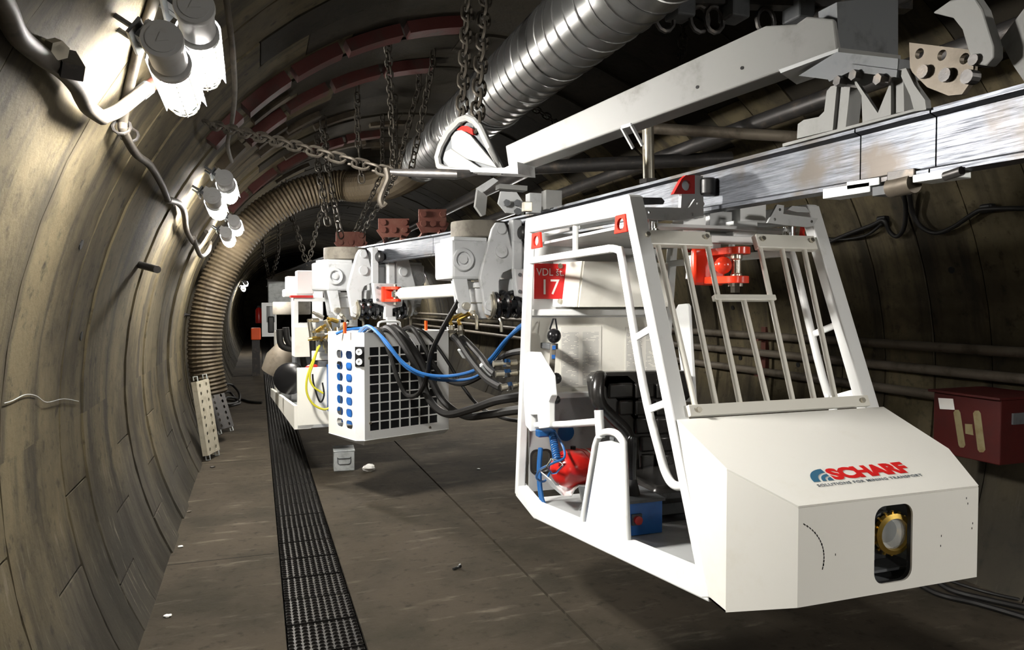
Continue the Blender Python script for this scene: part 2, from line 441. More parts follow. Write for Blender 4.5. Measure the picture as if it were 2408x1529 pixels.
# ------------------------------------------------------------ drain gratings
GW, GL = GX1 - GX0 - .008, .325
def grating_mesh():
    mb = MB(); nx, ny = 10, 9; cx, cy = GW / nx, GL / ny; r = .0118; th = .012
    for i in range(nx):
        for j in range(ny):
            ox, oy = -GW / 2 + cx * (i + .5), -GL / 2 + cy * (j + .5)
            sq = [(cx / 2 * a, cy / 2 * b) for a, b in ((1, 0), (1, 1), (0, 1), (-1, 1), (-1, 0), (-1, -1), (0, -1), (1, -1))]
            vs = [(ox + a, oy + b, 0) for a, b in sq]
            vs += [(ox + r * 1.35 * math.cos(PI * k / 4), oy + r * 1.35 * math.sin(PI * k / 4), 0) for k in range(8)]
            vs += [(ox + r * 1.12 * math.cos(PI * k / 4), oy + r * 1.12 * math.sin(PI * k / 4), .004) for k in range(8)]
            vs += [(ox + r * math.cos(PI * k / 4), oy + r * math.sin(PI * k / 4), -th) for k in range(8)]
            fs = []
            for q in range(3):
                for k in range(8): fs.append((q * 8 + k, q * 8 + (k + 1) % 8, q * 8 + 8 + (k + 1) % 8, q * 8 + 8 + k))
            mb.add(vs, fs)
    for s in (-1, 1):
        mb.box((s * (GW / 2 - .003), 0, -.02), (.006, GL, .04)); mb.box((0, s * (GL / 2 - .003), -.02), (GW, .006, .04))
    return mb
M['grate'] = pm('black_grating_steel', (.030, .028, .026), .38, .7, dirt=((.10, .09, .075), 16, .56, .8))
gme = None
for k in range(44):
    y = 2.95 + k * (GL + .006)
    if gme is None:
        o = grating_mesh().build('drain_grating', M['grate'], None); gme = o.data; zz = o.location.z
    else: o = inst('drain_grating', gme, None, None)
    o.location = ((GX0 + GX1) / 2, y, zz - .004 + random.uniform(-.002, .002)); o.rotation_euler = (0, 0, random.uniform(-.008, .008))
    tag(o, 'black perforated steel drain grating set in the floor channel', 'grating', 'row of drain gratings in the floor')

# ------------------------------------------------------------ twin lamps along the left wall
lamp_meshes = {}
SHADE0, SHADE1 = math.radians(-28), math.radians(118)      # sheet shade on the roof side of each globe
def lamp_parts(flip=False):
    d = {}; s0, s1 = (math.radians(62), math.radians(208)) if flip else (SHADE0, SHADE1)
    b = MB(); b.lathe([(.060, .012), (.063, .02), (.063, .150), (.052, .156), (.052, .168), (.074, .17), (.074, .19)], (0, 0, 0), (0, 1, 0), 24)
    d['housing'] = (b, 'lampgrey', True)
    b = MB(); b.lathe([(.068, .0), (.070, .004), (.070, .022), (.060, .03)], (0, 0, 0), (0, 1, 0), 24)
    b.lathe([(.052, -.004), (.052, .001)], (0, 0, 0), (0, 1, 0), 24); b.lathe([(.022, -.007), (.024, -.003)], (0, 0, 0), (0, 1, 0), 3)
    d['end_cap'] = (b, 'lampgrey', True)
    b = MB(); b.lathe([(.054, .188), (.060, .22), (.061, .40), (.054, .48), (.032, .53), (.006, .545)], (0, 0, 0), (0, 1, 0), 14)
    d['globe'] = (b, 'globe', True)
    b = MB()
    for k in range(8):
        g = 2 * PI * k / 8; c, s_ = math.cos(g), math.sin(g)
        b.tube(cat_rom([(c * .070, .188, s_ * .070), (c * .072, .34, s_ * .072), (c * .066, .47, s_ * .066), (c * .045, .545, s_ * .045), (c * .008, .575, s_ * .008)], 3), .0028, 5)
    for r, y in ((.072, .225), (.072, .265), (.072, .305), (.072, .345), (.072, .385), (.071, .425), (.068, .465), (.058, .51)):
        b.tube([(r * math.cos(2 * PI * k / 20), y, r * math.sin(2 * PI * k / 20)) for k in range(20)], .0026, 5, closed=True)
    b.box((0, .585, 0), (.018, .02, .012))
    d['wire_cage'] = (b, 'zinc', True)
    b = MB(); b.box((.03, .14, .075), (.05, .16, .05)); b.cyl((.03, .06, .075), (.03, .03, .075), .016, n=10)
    d['junction_box'] = (b, 'lampgrey', False)
    b = MB(); nA = 12; vs = []; fs = []
    for i in range(nA + 1):
        a = s0 + (s1 - s0) * i / nA
        for r in (.082, .085):
            for yy in (.172, .62): vs.append((r * math.cos(a), yy, r * math.sin(a)))
    for i in range(nA):
        k = i * 4
        for q in ((0, 1, 5, 4), (2, 6, 7, 3), (0, 4, 6, 2), (1, 3, 7, 5)): fs.append(tuple(k + j for j in q))
    b.add(vs, fs + [(0, 2, 3, 1), (nA * 4, nA * 4 + 1, nA * 4 + 3, nA * 4 + 2)])
    d['shade'] = (b, 'dgrey', True)
    b = MB(); b.box((0, .10, .085), (.03, .05, .06)); b.box((0, .145, .085), (.03, .03, .06)); b.box((0, .12, .115), (.07, .16, .012)); b.cyl((0, .065, .11), (0, .065, .190), .010, n=8); b.cyl((0, .175, .11), (0, .175, .208), .010, n=8)
    d['bracket'] = (b, 'dgrey', False)
    return d
def lamp(cap, tip, lit, label, group):
    cap = V(cap); tip = V(tip); ax = (tip - cap).normalized()
    out = V((cap.x - TCX, 0, cap.z - TCZ)).normalized()          # towards the lining
    x = ax.cross(out).normalized(); z = x.cross(ax)
    Mx = Matrix((x, ax, z)).transposed().to_4x4() @ Matrix.Scale(.85, 4); Mx.translation = cap
    t = thing('tunnel_lamp', label, 'lamp', M=Mx, group=group)
    flip = cap.x > TCX
    for nm, (mb, mt, sm) in lamp_parts(flip).items():
        key = nm + '_mirrored' if flip and nm == 'shade' else nm
        if key not in lamp_meshes:
            o = mb.build(nm, M[mt], t, local=True, smooth=sm); lamp_meshes[key] = (o.data, o.location.copy())
        else:
            me, loc = lamp_meshes[key]
            if nm == 'globe' and not lit:
                me = lamp_meshes.setdefault('dark', (me.copy(), None))[0]; me.materials.clear(); me.materials.append(M['lampgrey'])
            o = inst(nm, me, None, t, Matrix.Translation(loc))
    return t
# pair beside the camera, then the pairs down the tunnel, and the two pairs behind the viewer that light the cab's front
la, lb = PW(380, 90, 2.345), PW(456, 12, 2.345)
ta, tb = PW(438, 255, 2.28), PW(487, 205, 2.28)
lamp(la, ta, True, 'lower lamp of the large lit pair whose cap shows beside the thick cables', 'nearest twin lamps')
lamp(lb, tb, True, 'upper lamp of the large lit pair, its cap close under the roof cables', 'nearest twin lamps')
for px, dia, lit, nm in (((499, 460, 527, 418), 31, True, 'second lit pair down the wall'), ((531, 546, 550, 518), 20, True, 'third lit pair near the bend of the corrugated duct'), ((527, 668, 537, 648), 11, False, 'unlit far pair beyond the corrugated duct'), ((571, 676, 577, 664), 6, True, 'last small lit pair deep in the tunnel')):
    a, b = PW(px[0], px[1], 2.345), PW(px[2], px[3], 2.345)
    dv = ta - la
    lamp(a, a + dv, lit, 'lower lamp of the ' + nm, 'far twin lamps'); lamp(b, b + dv, lit, 'upper lamp of the ' + nm, 'far twin lamps')
for y in (-4.0,):
    q = 'just behind the viewer' if y > -5 else 'farther back behind the viewer'
    for a, w in ((la, 'lower'), (lb, 'upper')):
        a = V((a.x, y, a.z)); lamp(a, a + (ta - la), True, w + ' lamp of the lit pair ' + q, 'twin lamps behind the viewer')

for y in (-1.4, 9.7, 13.7, 17.8):                     # the row on the opposite wall, one pair glimpsed between the drive units
    for a, w in ((la, 'lower'), (lb, 'upper')):
        a = V((2 * TCX - a.x, y, a.z)); dm = ta - la
        lamp(a, a + V((-dm.x, dm.y, dm.z)), True, w + ' lamp of the lit pair on the right wall ' + {-1.4: 'behind the viewer', 9.7: 'hidden behind the cab roof', 13.7: 'beyond the cab', 17.8: 'seen between the drive units'}[y], 'right wall lamps')

# ------------------------------------------------------------ driver's cab
XL, XR, XC = 1.30, 2.18, 1.74
cab = thing('monorail_cab', 'white open-sided driver cab with barred windscreen and sloping nose hanging under the rail', 'monorail cab', (XC, 2.7, .56))
def mir(p): return V((2 * XC - p[0], p[1], p[2]))
wp_top = V((XL, 2.403, 2.028)); wp_bot = V((XL, 2.055, 1.243)); wp_foot = V((XL, 1.874, .716))
WN = V((0, wp_top.z - wp_bot.z, -(wp_top.y - wp_bot.y))).normalized()      # windscreen plane normal
def PWS(x, y, off=0.0): return PL(x, y, wp_bot + WN * off, WN)
def YZ(y, z, x=XL + .03): return V((x, y, z))
def both(fn):
    fn(lambda p: V(p), 'near'); fn(lambda p: mir(p), 'far')
def side(m, which):
    tw = .055
    def barp(name, a, b, w, h, up=(1, 0, 0)):
        mb = MB(); mb.bar(m(a), m(b), w, h, up); mb.build(name, M['white'], cab, bevel=.006)
    barp('rear_post', YZ(3.462, 2.05, XL + .02), YZ(3.622, .60, XL + .02), .045, .044)
    barp('kick_bar', YZ(3.635, .625), YZ(3.355, .575), .07, .0575)
    barp('sill', YZ(3.375, .582), YZ(1.875, .745), .075, .06)
    barp('roof_bar', YZ(3.49, 2.025), YZ(2.40, 1.995), .075, .0565)
    barp('front_post', YZ(2.417, 2.02), YZ(1.885, .715), .05, .063)
    barp('upper_rail', YZ(3.50, 1.845), YZ(2.58, 1.845), .032, .032)
    barp('rail_stay', YZ(2.93, 1.99), YZ(2.93, 1.85), .03, .02)
    # grab tube following the front post
    pts = [YZ(2.60, 1.845), YZ(2.53, 1.835), YZ(2.495, 1.79), YZ(2.33, 1.33), YZ(2.215, 1.11), YZ(2.165, 1.035), YZ(2.11, 1.01), YZ(2.03, 1.03)]
    mb = MB(); mb.tube([m(p) for p in cat_rom(pts, 5)], .0155, 10); mb.build('grab_tube', M['white'], cab, smooth=True)
    for (a, b) in (((2.385, 1.50), (2.255, 1.545)), ((2.285, 1.245), (2.15, 1.29))):
        barp('grab_stay', YZ(*a), YZ(*b), .028, .012)
    # red lug plates with oval holes
    for y0, y1, z0, z1 in ((P(1275, 565, X=XL).y, P(1252, 565, X=XL).y, P(1262, 584, X=XL).z, P(1262, 548, X=XL).z), (P(1478, 525, X=XL).y, P(1448, 525, X=XL).y, P(1462, 548, X=XL).z, P(1462, 505, X=XL).z)):
        mb = MB(); mb.plate([[(y0, z0), (y1, z0), (y1 - .01, z1), (y0 + .015, z1)], circ((y0 + y1) / 2, (z0 + z1) / 2 - .002, (y1 - y0) * .27, 14, (z1 - z0) * .33)[::-1]], m((XL + .004, 0, 0)), (0, 1, 0), (0, 0, 1), .012)
        mb.build('lifting_lug', M['redmatte'], cab, bevel=.002, label='red lifting lug with oval hole')
both(side)
# rear wall made of folded panels
def RP(x, y, dy=0): return P(x, y, Y=3.53 + dy)
ry = 3.56
mb = MB(); mb.box((XC, ry + .01, 1.775), (XR - XL - .12, .012, .45)); mb.build('rear_upper_panel', M['white'], cab)
zl1 = P(1300, 735, Y=ry).z; zl2 = P(1300, 930, Y=ry).z
mb = MB(); mb.box((XC, ry - .01, zl1), (XR - XL - .12, .07, .035)); mb.build('rear_ledge', M['white'], cab, bevel=.006)
mb = MB(); mb.box((XC, ry + .02, (zl1 + zl2) / 2), (XR - XL - .12, .012, zl1 - zl2)); mb.build('rear_middle_panel', M['cream'], cab)
mb = MB(); mb.box((XC, ry, zl2), (XR - XL - .12, .06, .03)); mb.build('rear_ledge', M['white'], cab, bevel=.006)
hx, hz = P(1271, 1085, Y=ry + .03).x, P(1271, 1085, Y=ry + .03).z
lowL = [(XL + .06, .62), (XR - .06, .62), (XR - .06, zl2 - .01), (XL + .06, zl2 - .01)]
mb = MB(); mb.plate([lowL, rrect(hx - .05, hz - .055, hx + .05, hz + .055, .025)[::-1]], (0, ry + .025, 0), (1, 0, 0), (0, 0, 1), .012)
mb.build('rear_lower_panel', M['grey'], cab)
mb = MB(); mb.plate([rrect(hx - .062, hz - .067, hx + .062, hz + .067, .032), rrect(hx - .05, hz - .055, hx + .05, hz + .055, .025)[::-1]], (0, ry + .02, 0), (1, 0, 0), (0, 0, 1), .02)
mb.build('cable_grommet', M['rubber'], cab)
# projecting cover box on the upper panel
c0 = P(1356, 615, Y=3.45); c1 = P(1356, 722, Y=3.45); c2 = P(1620, 722, Y=3.45)
mb = MB(); mb.poly3([(c0.x + .03, 3.43, c0.z), (c0.x, 3.43, c1.z), (XR - .08, 3.43, c1.z), (XR - .08, 3.43, c0.z)], -.012)
mb.poly3([(c0.x + .03, 3.43, c0.z), (c0.x, 3.43, c1.z), (c0.x - .03, 3.56, c1.z), (c0.x - .02, 3.56, c0.z)], .01)
mb.box((XC + .07, 3.50, c1.z + .004), (XR - c0.x - .1, .13, .008))
mb.build('cover_box', M['cream'], cab)
mb = MB(); mb.box((c0.x - .055, 3.548, (c0.z + c1.z) / 2), (.075, .008, c0.z - c1.z)); mb.build('cover_flange', M['white'], cab)
for zz in (c0.z - .02, c1.z + .03):
    mb = MB(); mb.cyl((c0.x - .055, 3.535, zz), (c0.x - .055, 3.548, zz), .014, n=8); mb.build('bolt', M['zinc'], cab)
q = P(1555, 708, Y=3.425)
mb = MB(); mb.box((q.x, 3.424, q.z), (.075, .002, .07)); mb.build('yellow_sticker', M['boxmark'], cab, label='pale yellow sticker with fine print')
# number plate
s0 = P(1256, 703, Y=3.545); s1 = P(1331, 621, Y=3.545)
mb = MB(); mb.box(((s0.x + s1.x) / 2, 3.545, (s0.z + s1.z) / 2), (s1.x - s0.x, .004, s1.z - s0.z)); sign = mb.build('number_plate', M['redsign'], cab, label='red number plate reading VDL st. 17 in white')
sw, sh = s1.x - s0.x, s1.z - s0.z
mid = (s0.x + s1.x) / 2
text_mesh('plate_lettering', 'VDL št.', sh * .30, M['letter'], sign, frame_M((mid, 3.5425, s0.z + sh * .66), (1, 0, 0), (0, 0, 1)), .0, 1.0, 'CENTER', .93)
text_mesh('plate_number', '17', sh * .62, M['letter'], sign, frame_M((mid - .004, 3.5425, s0.z + sh * .13), (1, 0, 0), (0, 0, 1)), .0, 1.0, 'CENTER', 1.0)
# printed instruction sheets
def sheet_mat():
    m = bpy.data.materials.new('printed_sheet'); m.use_nodes = True; nt = m.node_tree; N = nt.nodes.new; L = nt.links.new
    b = nt.nodes['Principled BSDF']; b.inputs['Roughness'].default_value = .5
    tc = N('ShaderNodeTexCoord'); sp = N('ShaderNodeSeparateXYZ'); L(tc.outputs['Generated'], sp.inputs[0])
    def mth(op, a, c=None):
        q = N('ShaderNodeMath'); q.operation = op
        for k, z in ((0, a), (1, c)):
            if z is None: continue
            if isinstance(z, (int, float)): q.inputs[k].default_value = z
            else: L(z, q.inputs[k])
        return q.outputs[0]
    x, z = sp.outputs[0], sp.outputs[2]
    line = mth('GREATER_THAN', mth('FRACT', mth('MULTIPLY', z, 46)), .55)
    cb = N('ShaderNodeCombineXYZ'); L(mth('MULTIPLY', x, 3.2), cb.inputs[0]); L(mth('FLOOR', mth('MULTIPLY', z, 46)), cb.inputs[1])
    n = N('ShaderNodeTexNoise'); n.inputs['Scale'].default_value = 1.7; n.inputs['Detail'].default_value = 2; L(cb.outputs[0], n.inputs['Vector'])
    word = mth('GREATER_THAN', n.outputs['Fac'], .42)
    colm = mth('LESS_THAN', mth('ABSOLUTE', mth('SUBTRACT', mth('FRACT', mth('MULTIPLY', x, 2)), .47)), .40)
    marg = mth('MULTIPLY', mth('LESS_THAN', mth('ABSOLUTE', mth('SUBTRACT', x, .5)), .47), mth('LESS_THAN', mth('ABSOLUTE', mth('SUBTRACT', z, .47)), .44))
    f = mth('MULTIPLY', mth('MULTIPLY', line, word), mth('MULTIPLY', colm, marg))
    mx = N('ShaderNodeMix'); mx.data_type = 'RGBA'; mx.inputs[6].default_value = (.70, .68, .62, 1); mx.inputs[7].default_value = (.30, .30, .30, 1); L(mth('MULTIPLY', f, .8), mx.inputs[0])
    L(mx.outputs[2], b.inputs['Base Color']); return m
M['sheet'] = sheet_mat()
for xa, xb in ((1318, 1414), (1470, 1560)):
    a = P(xa, 912, Y=ry + .012); b = P(xb, 768, Y=ry + .012)
    mb = MB(); mb.box(((a.x + b.x) / 2, ry + .012, (a.z + b.z) / 2), (b.x - a.x, .002, b.z - a.z)); mb.build('instruction_sheet', M['sheet'], cab, label='printed instruction sheet in two columns')
# roof plate and floor
mb = MB(); mb.box((XC, 2.97, 1.93), (XR - XL - .12, 1.05, .012)); mb.build('roof_plate', M['grey'], cab)
mb = MB(); mb.bar((XC, 3.60, .575), (XC, 1.93, .72), XR - XL - .14, .01); mb.build('floor_plate', M['grey'], cab)
# ---- nose hood
ZH = lambda y: 1.07 + .385 * (y - 1.60)
CH = .10                                       # corner chamfer
A_l = V((XL, 1.785, ZH(1.785))); B_l = V((XL, 1.785, .712)); C_l = V((XL + CH, 1.60, 1.07)); D_l = V((XL + CH, 1.60, .786))
E_l = V((XL, 2.055, ZH(2.055)))
def hoodpart(name, pts, th=.006):
    mb = MB(); mb.poly3(pts, th); return mb.build(name, M['hood'], cab)
hoodtop = hoodpart('hood_top', [E_l, A_l, C_l, mir(C_l), mir(A_l), mir(E_l)])
dn_ = V((0, 0, -.0064)); E2, A2, C2 = E_l + dn_, A_l + dn_, C_l + dn_
hoodpart('hood_side', [E2, V((XL, 1.880, .722)), B_l, A2]); hoodpart('hood_side', [mir(E2), mir(A2), mir(B_l), V((XR, 1.880, .722))])
hoodpart('hood_corner', [A2, B_l, D_l, C2]); hoodpart('hood_corner', [mir(A2), mir(C2), mir(D_l), mir(B_l)])
hoodpart('hood_bottom', [B_l, V((XL, 1.88, .722)), V((XR, 1.88, .722)), mir(B_l)]); hoodpart('hood_bottom', [B_l, mir(B_l), mir(D_l), D_l])
wx0, wz0 = P(2055, 1376, Y=1.6).x, P(2055, 1376, Y=1.6).z; wx1, wz1 = P(2147, 1186, Y=1.6).x, P(2147, 1186, Y=1.6).z
wz0 = P(2100, 1370, Y=1.6).z; wz1 = P(2100, 1188, Y=1.6).z
mb = MB(); mb.plate([[(C_l.x, .786), (mir(C_l).x, .786), (mir(C_l).x, 1.0636), (C_l.x, 1.0636)], rrect(wx0, wz0, wx1, wz1, .036, 6)[::-1]], (0, 1.60, 0), (1, 0, 0), (0, 0, 1), .006)
front = mb.build('hood_front', M['hood'], cab)
mb = MB(); mb.plate([rrect(wx0 - .006, wz0 - .006, wx1 + .006, wz1 + .006, .04, 6), rrect(wx0, wz0, wx1, wz1, .036, 6)[::-1]], (0, 1.607, 0), (1, 0, 0), (0, 0, 1), .012)
mb.build('window_seal', M['rubber'], front)
# scuff arcs on the front
for cx_, dots in ((1.42, 16),):
    for k in range(dots):
        a = 1.05 - k * .075
        p = V((1.325 + .165 * math.cos(a * 1.05 - .15), 1.5995, .915 + .125 * math.sin(a * 1.05 - .15)))
        mb = MB(); Mx = Matrix.Rotation(-(a * 1.05 - .15), 3, 'Y'); mb.box(p, (.0022 + random.random() * .0015, .0008, .008), Mx); mb.build('scuff_mark', M['black'], front)
for x, z in ((2.03, 1.035), (2.036, 1.018), (2.058, .955), (2.055, .94), (1.93, .93), (1.928, .90), (1.53, .92)):
    mb = MB(); mb.box((x, 1.5995, z), (.002, .0008, .006)); mb.build('scuff_mark', M['black'], front)
# headlamp behind the opening
hl = P(2097, 1254, Y=1.64)
ld = (V((-.10, -1, .0))).normalized()
HS = 1.24
M['silver'] = pm('silvered_reflector', (.72, .73, .73), .3, .5)
hd = thing('headlamp', 'round headlamp with notched brass rim behind the nose opening of the cab', 'headlamp', hl)
mb = MB(); mb.lathe([(.048 * HS, -.006), (.050 * HS, .012), (.039 * HS, .016), (.037 * HS, .0), (.037 * HS, -.006)], hl, ld, 28, cap=False)
for k in range(16):
    g = 2 * PI * k / 16; u = ld.orthogonal().normalized(); w_ = ld.cross(u); e = u * math.cos(g) + w_ * math.sin(g)
    mb.bar(hl + e * .047 * HS, hl + e * .055 * HS, .006, .006, ld)
mb.build('brass_rim', M['brass'], hd, smooth=True, label='notched brass rim')
mb = MB(); mb.lathe([(.004 * HS, -.035), (.02 * HS, -.032), (.034 * HS, -.012), (.039 * HS, .004)], hl, ld, 24, cap=False); mb.build('reflector', M['silver'], hd, smooth=True)
M['glass'] = pm('clear_glass', (.9, .95, .95), .03)
M['glass'].node_tree.nodes['Principled BSDF'].inputs['Alpha'].default_value = .22
mb = MB(); mb.lathe([(.039 * HS, .004), (.030 * HS, .011), (.014 * HS, .015), (.0005, .016)], hl, ld, 24, cap=False); mb.build('lens', M['glass'], hd, smooth=True)
mb = MB(); mb.lathe([(.050 * HS, -.02), (.045 * HS, -.06), (.02, -.075)], hl, ld, 20); mb.build('lamp_body', M['dgrey'], hd, smooth=True)
# inside of the nose
mb = MB(); mb.box((XC + .09, 1.80, .93), (.60, .012, .34)); mb.build('nose_bulkhead', M['dgrey'], cab)
mb = MB(); mb.box((hl.x + .03, 1.735, .93), (.09, .008, .24)); mb.box((hl.x + .03, 1.70, .825), (.18, .09, .008)); mb.build('lamp_mount', M['dgrey'], cab)
mb = MB(); mb.box((hl.x, 1.70, .797), (.34, .17, .008)); mb.build('nose_shade_sheet', M['dgrey'], cab)  # dark sheet added to stand for the shade inside the nose opening
mb = MB(); mb.box((hl.x - .015, 1.71, .862), (.045, .004, .05)); mb.build('lamp_bracket', M['alu'], cab)
mb = MB(); mb.cyl((hl.x + .035, 1.70, .862), (hl.x + .035, 1.735, .862), .012, n=6); mb.build('bolt', M['zinc'], cab)
# ---- maker's mark on the hood top
hux = V((1, 0, 0)); huy = V((0, 1, .385)).normalized(); hn = hux.cross(huy)
def PH(x, y): return PL(x, y, C_l + hn * .0012, hn)
s_l, s_r, s_t = PH(1964, 1127), PH(2146, 1108), PH(1942, 1103)
hgt = (s_t - s_l).dot(huy); wid = (s_r - s_l).dot(hux)
print('hood letters', hgt, wid)
o = text_mesh('maker_lettering', 'SCHARF', hgt / .73, M['logored'], hoodtop, frame_M(s_l, hux, huy), hgt * .07, .95)
me = o.data; wn = max(v.co.x for v in me.vertices) - min(v.co.x for v in me.vertices); me.transform(Matrix.Diagonal((wid / wn, 1, 1, 1)))
o['label'] = 'red SCHARF lettering'
t_l, t_r = PH(1925, 1145), PH(2168, 1117)
o = text_mesh('slogan_lettering', 'SOLUTIONS FOR MINING TRANSPORT', .0165, M['logogrey'], hoodtop, frame_M(t_l, hux, huy), .0001, 1.1)
me = o.data; wn = max(v.co.x for v in me.vertices) - min(v.co.x for v in me.vertices); me.transform(Matrix.Diagonal(((t_r - t_l).dot(hux) / wn, 1, 1, 1)))
o['label'] = 'small grey slogan SOLUTIONS FOR MINING TRANSPORT'
ec = PH(1961, 1129); es = hgt * 1.0
for r0, r1 in ((.0, .36), (.50, .74), (.92, 1.38)):
    n = 10; lo_ = [(-es * r1 * math.cos(PI / 2 * k / n), es * r1 * .80 * math.sin(PI / 2 * k / n)) for k in range(n + 1)]
    li = [(-es * r0 * math.cos(PI / 2 * k / n), es * r0 * .80 * math.sin(PI / 2 * k / n)) for k in range(n, -1, -1)] if r0 else [(0, 0)]
    mb = MB(); mb.plate([lo_ + li], ec + hn * .0004, hux, huy, .0008); mb.build('emblem_arc', M['logoblue'], hoodtop, label='blue arc of the emblem')
# ---- windscreen grille
def wbar(name, a, b, r=.0105):
    mb = MB(); mb.tube([a, b], r, 10); mb.build(name, M['cream'], cab, smooth=True)
g0, g1 = PWS(1600, 968), PWS(2012, 942)
zb = (g0.z + g1.z) / 2
def WS(x, z, off=.012):
    t = (z - wp_bot.z) / (wp_top.z - wp_bot.z); return V((x, wp_bot.y + t * (wp_top.y - wp_bot.y), z)) + WN * off
mb = MB(); mb.bar(WS(XL + .055, zb), WS(XR - .055, zb), .04, .025, WN); mb.build('grille_bottom_bar', M['cream'], cab, bevel=.003)
zt = PWS(1600, 560).z; zm = PWS(1750, 698).z
for x0, x1 in ((1508, 1672), (1778, 1915)):
    a, b = PWS(x0, 560), PWS(x1, 560)
    mb = MB(); mb.bar(WS(a.x, zt), WS(b.x, zt), .06, .03, WN); hb = mb.build('grille_top_bar', M['cream'], cab, bevel=.004)
    for xx in (a.x + .025, b.x - .025):
        mb = MB(); mb.cyl(WS(xx, zt + .005, -.015), WS(xx, zt + .005, -.005), .010, n=6); mb.build('bolt', M['zinc'], hb)
for i, (xt, xb) in enumerate(((1550, 1636), (1611, 1685), (1667, 1742), (None, 1808), (1789, 1868), (1840, 1919), (1892, 1970))):
    xbt = PWS(xb, 940).x
    if xt is None: wbar('grille_bar', WS(PWS(1752, 698).x, zm), WS(xbt, zb))
    else: wbar('grille_bar', WS(PWS(xt, 572).x, zt - .02), WS(xbt, zb))
a, b = PWS(1682, 698), PWS(1826, 698)
mb = MB(); mb.bar(WS(a.x, zm), WS(b.x, zm), .022, .022, WN); mb.build('grille_cross_bar', M['cream'], cab, bevel=.003)
for xx in (XL + .09, XR - .09):
    mb = MB(); mb.cyl(WS(xx, zb, .002), WS(xx, zb, -.01), .010, n=6); mb.build('bolt', M['zinc'], cab)
# small stays on the far post
for (xa, ya, xb, yb) in ((1936, 750, 1960, 735), (1978, 912, 2000, 897)):
    a, b = PL(xa, ya, (XR - .1, 2.25, 1.5), (0, -1, 0)), PL(xb, yb, (XR, 2.25, 1.5), (0, -1, 0))
# ---- side shield with tube frame, near side
def PX(x, y, X=XL + .03): return P(x, y, X=X)
tp = [PX(1370, 1233), PX(1400, 1050), PX(1408, 1028), PX(1425, 1016), PX(1450, 1020), PX(1466, 1040), PX(1476, 1280)]
mb = MB(); mb.tube(tp[:1] + cat_rom(tp[1:6], 4) + tp[6:], .0145, 10); mb.build('shield_tube', M['white'], cab, smooth=True)
mb = MB(); pts = [PX(1380, 1233, XL + .028), PX(1412, 1040, XL + .028), PX(1440, 1036, XL + .028), PX(1462, 1045, XL + .028), PX(1472, 1272, XL + .028)]; mb.poly3(pts, .006); mb.build('side_shield', M['white'], cab)
for x, y in ((1392, 1245), (1420, 1258), (1452, 1272), (1440, 1032)):
    p = PX(x, y, XL + .02); mb = MB(); mb.box(p, (.006, .035, .012)); mb.build('shield_slot', M['dgrey'], cab)
# arm guard with its tube
gp = [(1247, 838), (1256, 827), (1274, 828), (1308, 884), (1312, 930), (1306, 945), (1306, 1005), (1282, 1008), (1278, 975), (1262, 975), (1262, 1015), (1250, 1000), (1245, 930)]
mb = MB(); mb.poly3([PX(x, y, XL + .03) for x, y in gp], .035); mb.build('arm_guard', M['white'], cab, bevel=.006)
mb = MB(); mb.tube([PX(1262, 1000), PX(1330, 998), PX(1408, 992)], .016, 10); mb.tube([PX(1408, 965), PX(1412, 1030)], .019, 10); mb.build('arm_guard_tube', M['white'], cab, smooth=True)
mb = MB()
for x, y, r in ((1308, 890, .028), (1308, 940, .022)): mb.sphere(PX(x, y, XL + .07), r, 10, 6)
mb.build('rubber_stop', M['rubber'], cab, smooth=True)
# far side guard plate
mb = MB(); g = [(1592, 735), (1602, 716), (1622, 714), (1626, 720), (1640, 945), (1618, 945)]
mb.poly3([P(x, y, X=XR - .06) for x, y in g], .02); mb.build('arm_guard', M['white'], cab, bevel=.004)
# ---- seat
seat = MB()
SY = 3.13
def PS(x, y, dy=0): return P(x, y, Y=SY + dy)
ol = [(1394, 892), (1406, 878), (1440, 876), (1540, 874), (1618, 872), (1630, 886), (1632, 930), (1610, 950), (1595, 985), (1592, 1112), (1500, 1112), (1492, 1060), (1472, 1012), (1432, 975), (1402, 950)]
mb = MB(); mb.poly3([PS(x, y) for x, y in ol[::-1]], .09); sb = mb.build('seat_back', M['vinyl'], cab, bevel=.028, smooth=True, label='black quilted vinyl seat back')
wing = MB(); wing.tube(cat_rom([PS(1418, 886, .0), PS(1408, 890, -.045), PS(1404, 925, -.07), PS(1412, 952, -.07), PS(1440, 982, -.06), PS(1472, 1015, -.05), PS(1488, 1060, -.05), PS(1492, 1110, -.05)], 4), [.018, .026, .030, .032] + [.034] * 9 + [.03] * 8 + [.025] * 8, 12)
wing.build('seat_bolster', M['vinyl'], sb, smooth=True)
rows = [(900, 938), (940, 978), (980, 1022), (1024, 1064), (1066, 1108)]
for ri, (ya, yb) in enumerate(rows):
    xs = [(1430, 1488), (1492, 1538), (1542, 1590)] if ri == 0 else [(1454, 1488), (1492, 1538), (1542, 1590)] if ri == 1 else [(1494, 1538), (1542, 1588)] if ri == 2 else [(1506, 1538), (1542, 1588)]
    for xa, xb in xs:
        mb = MB(); a = PS(xa, yb, -.012); b = PS(xb, ya, -.012)
        mb.box(((a.x + b.x) / 2, SY - .008, (a.z + b.z) / 2), (b.x - a.x, .03, b.z - a.z)); mb.build('quilted_pad', M['vinyl'], sb, bevel=.010, smooth=True)
mb = MB(); a = P(1500, 1150, Y=2.95); mb.box((a.x + .17, 2.93, a.z + .02), (.42, .40, .085)); sc_ = mb.build('seat_cushion', M['vinyl'], cab, bevel=.03, smooth=True)
mb = MB(); mb.box((a.x + .18, 2.95, a.z - .06), (.30, .30, .05)); mb.box((a.x + .18, 2.95, a.z - .12), (.34, .34, .02)); mb.cyl((a.x + .18, 2.95, a.z - .3), (a.x + .18, 2.95, a.z - .1), .05)
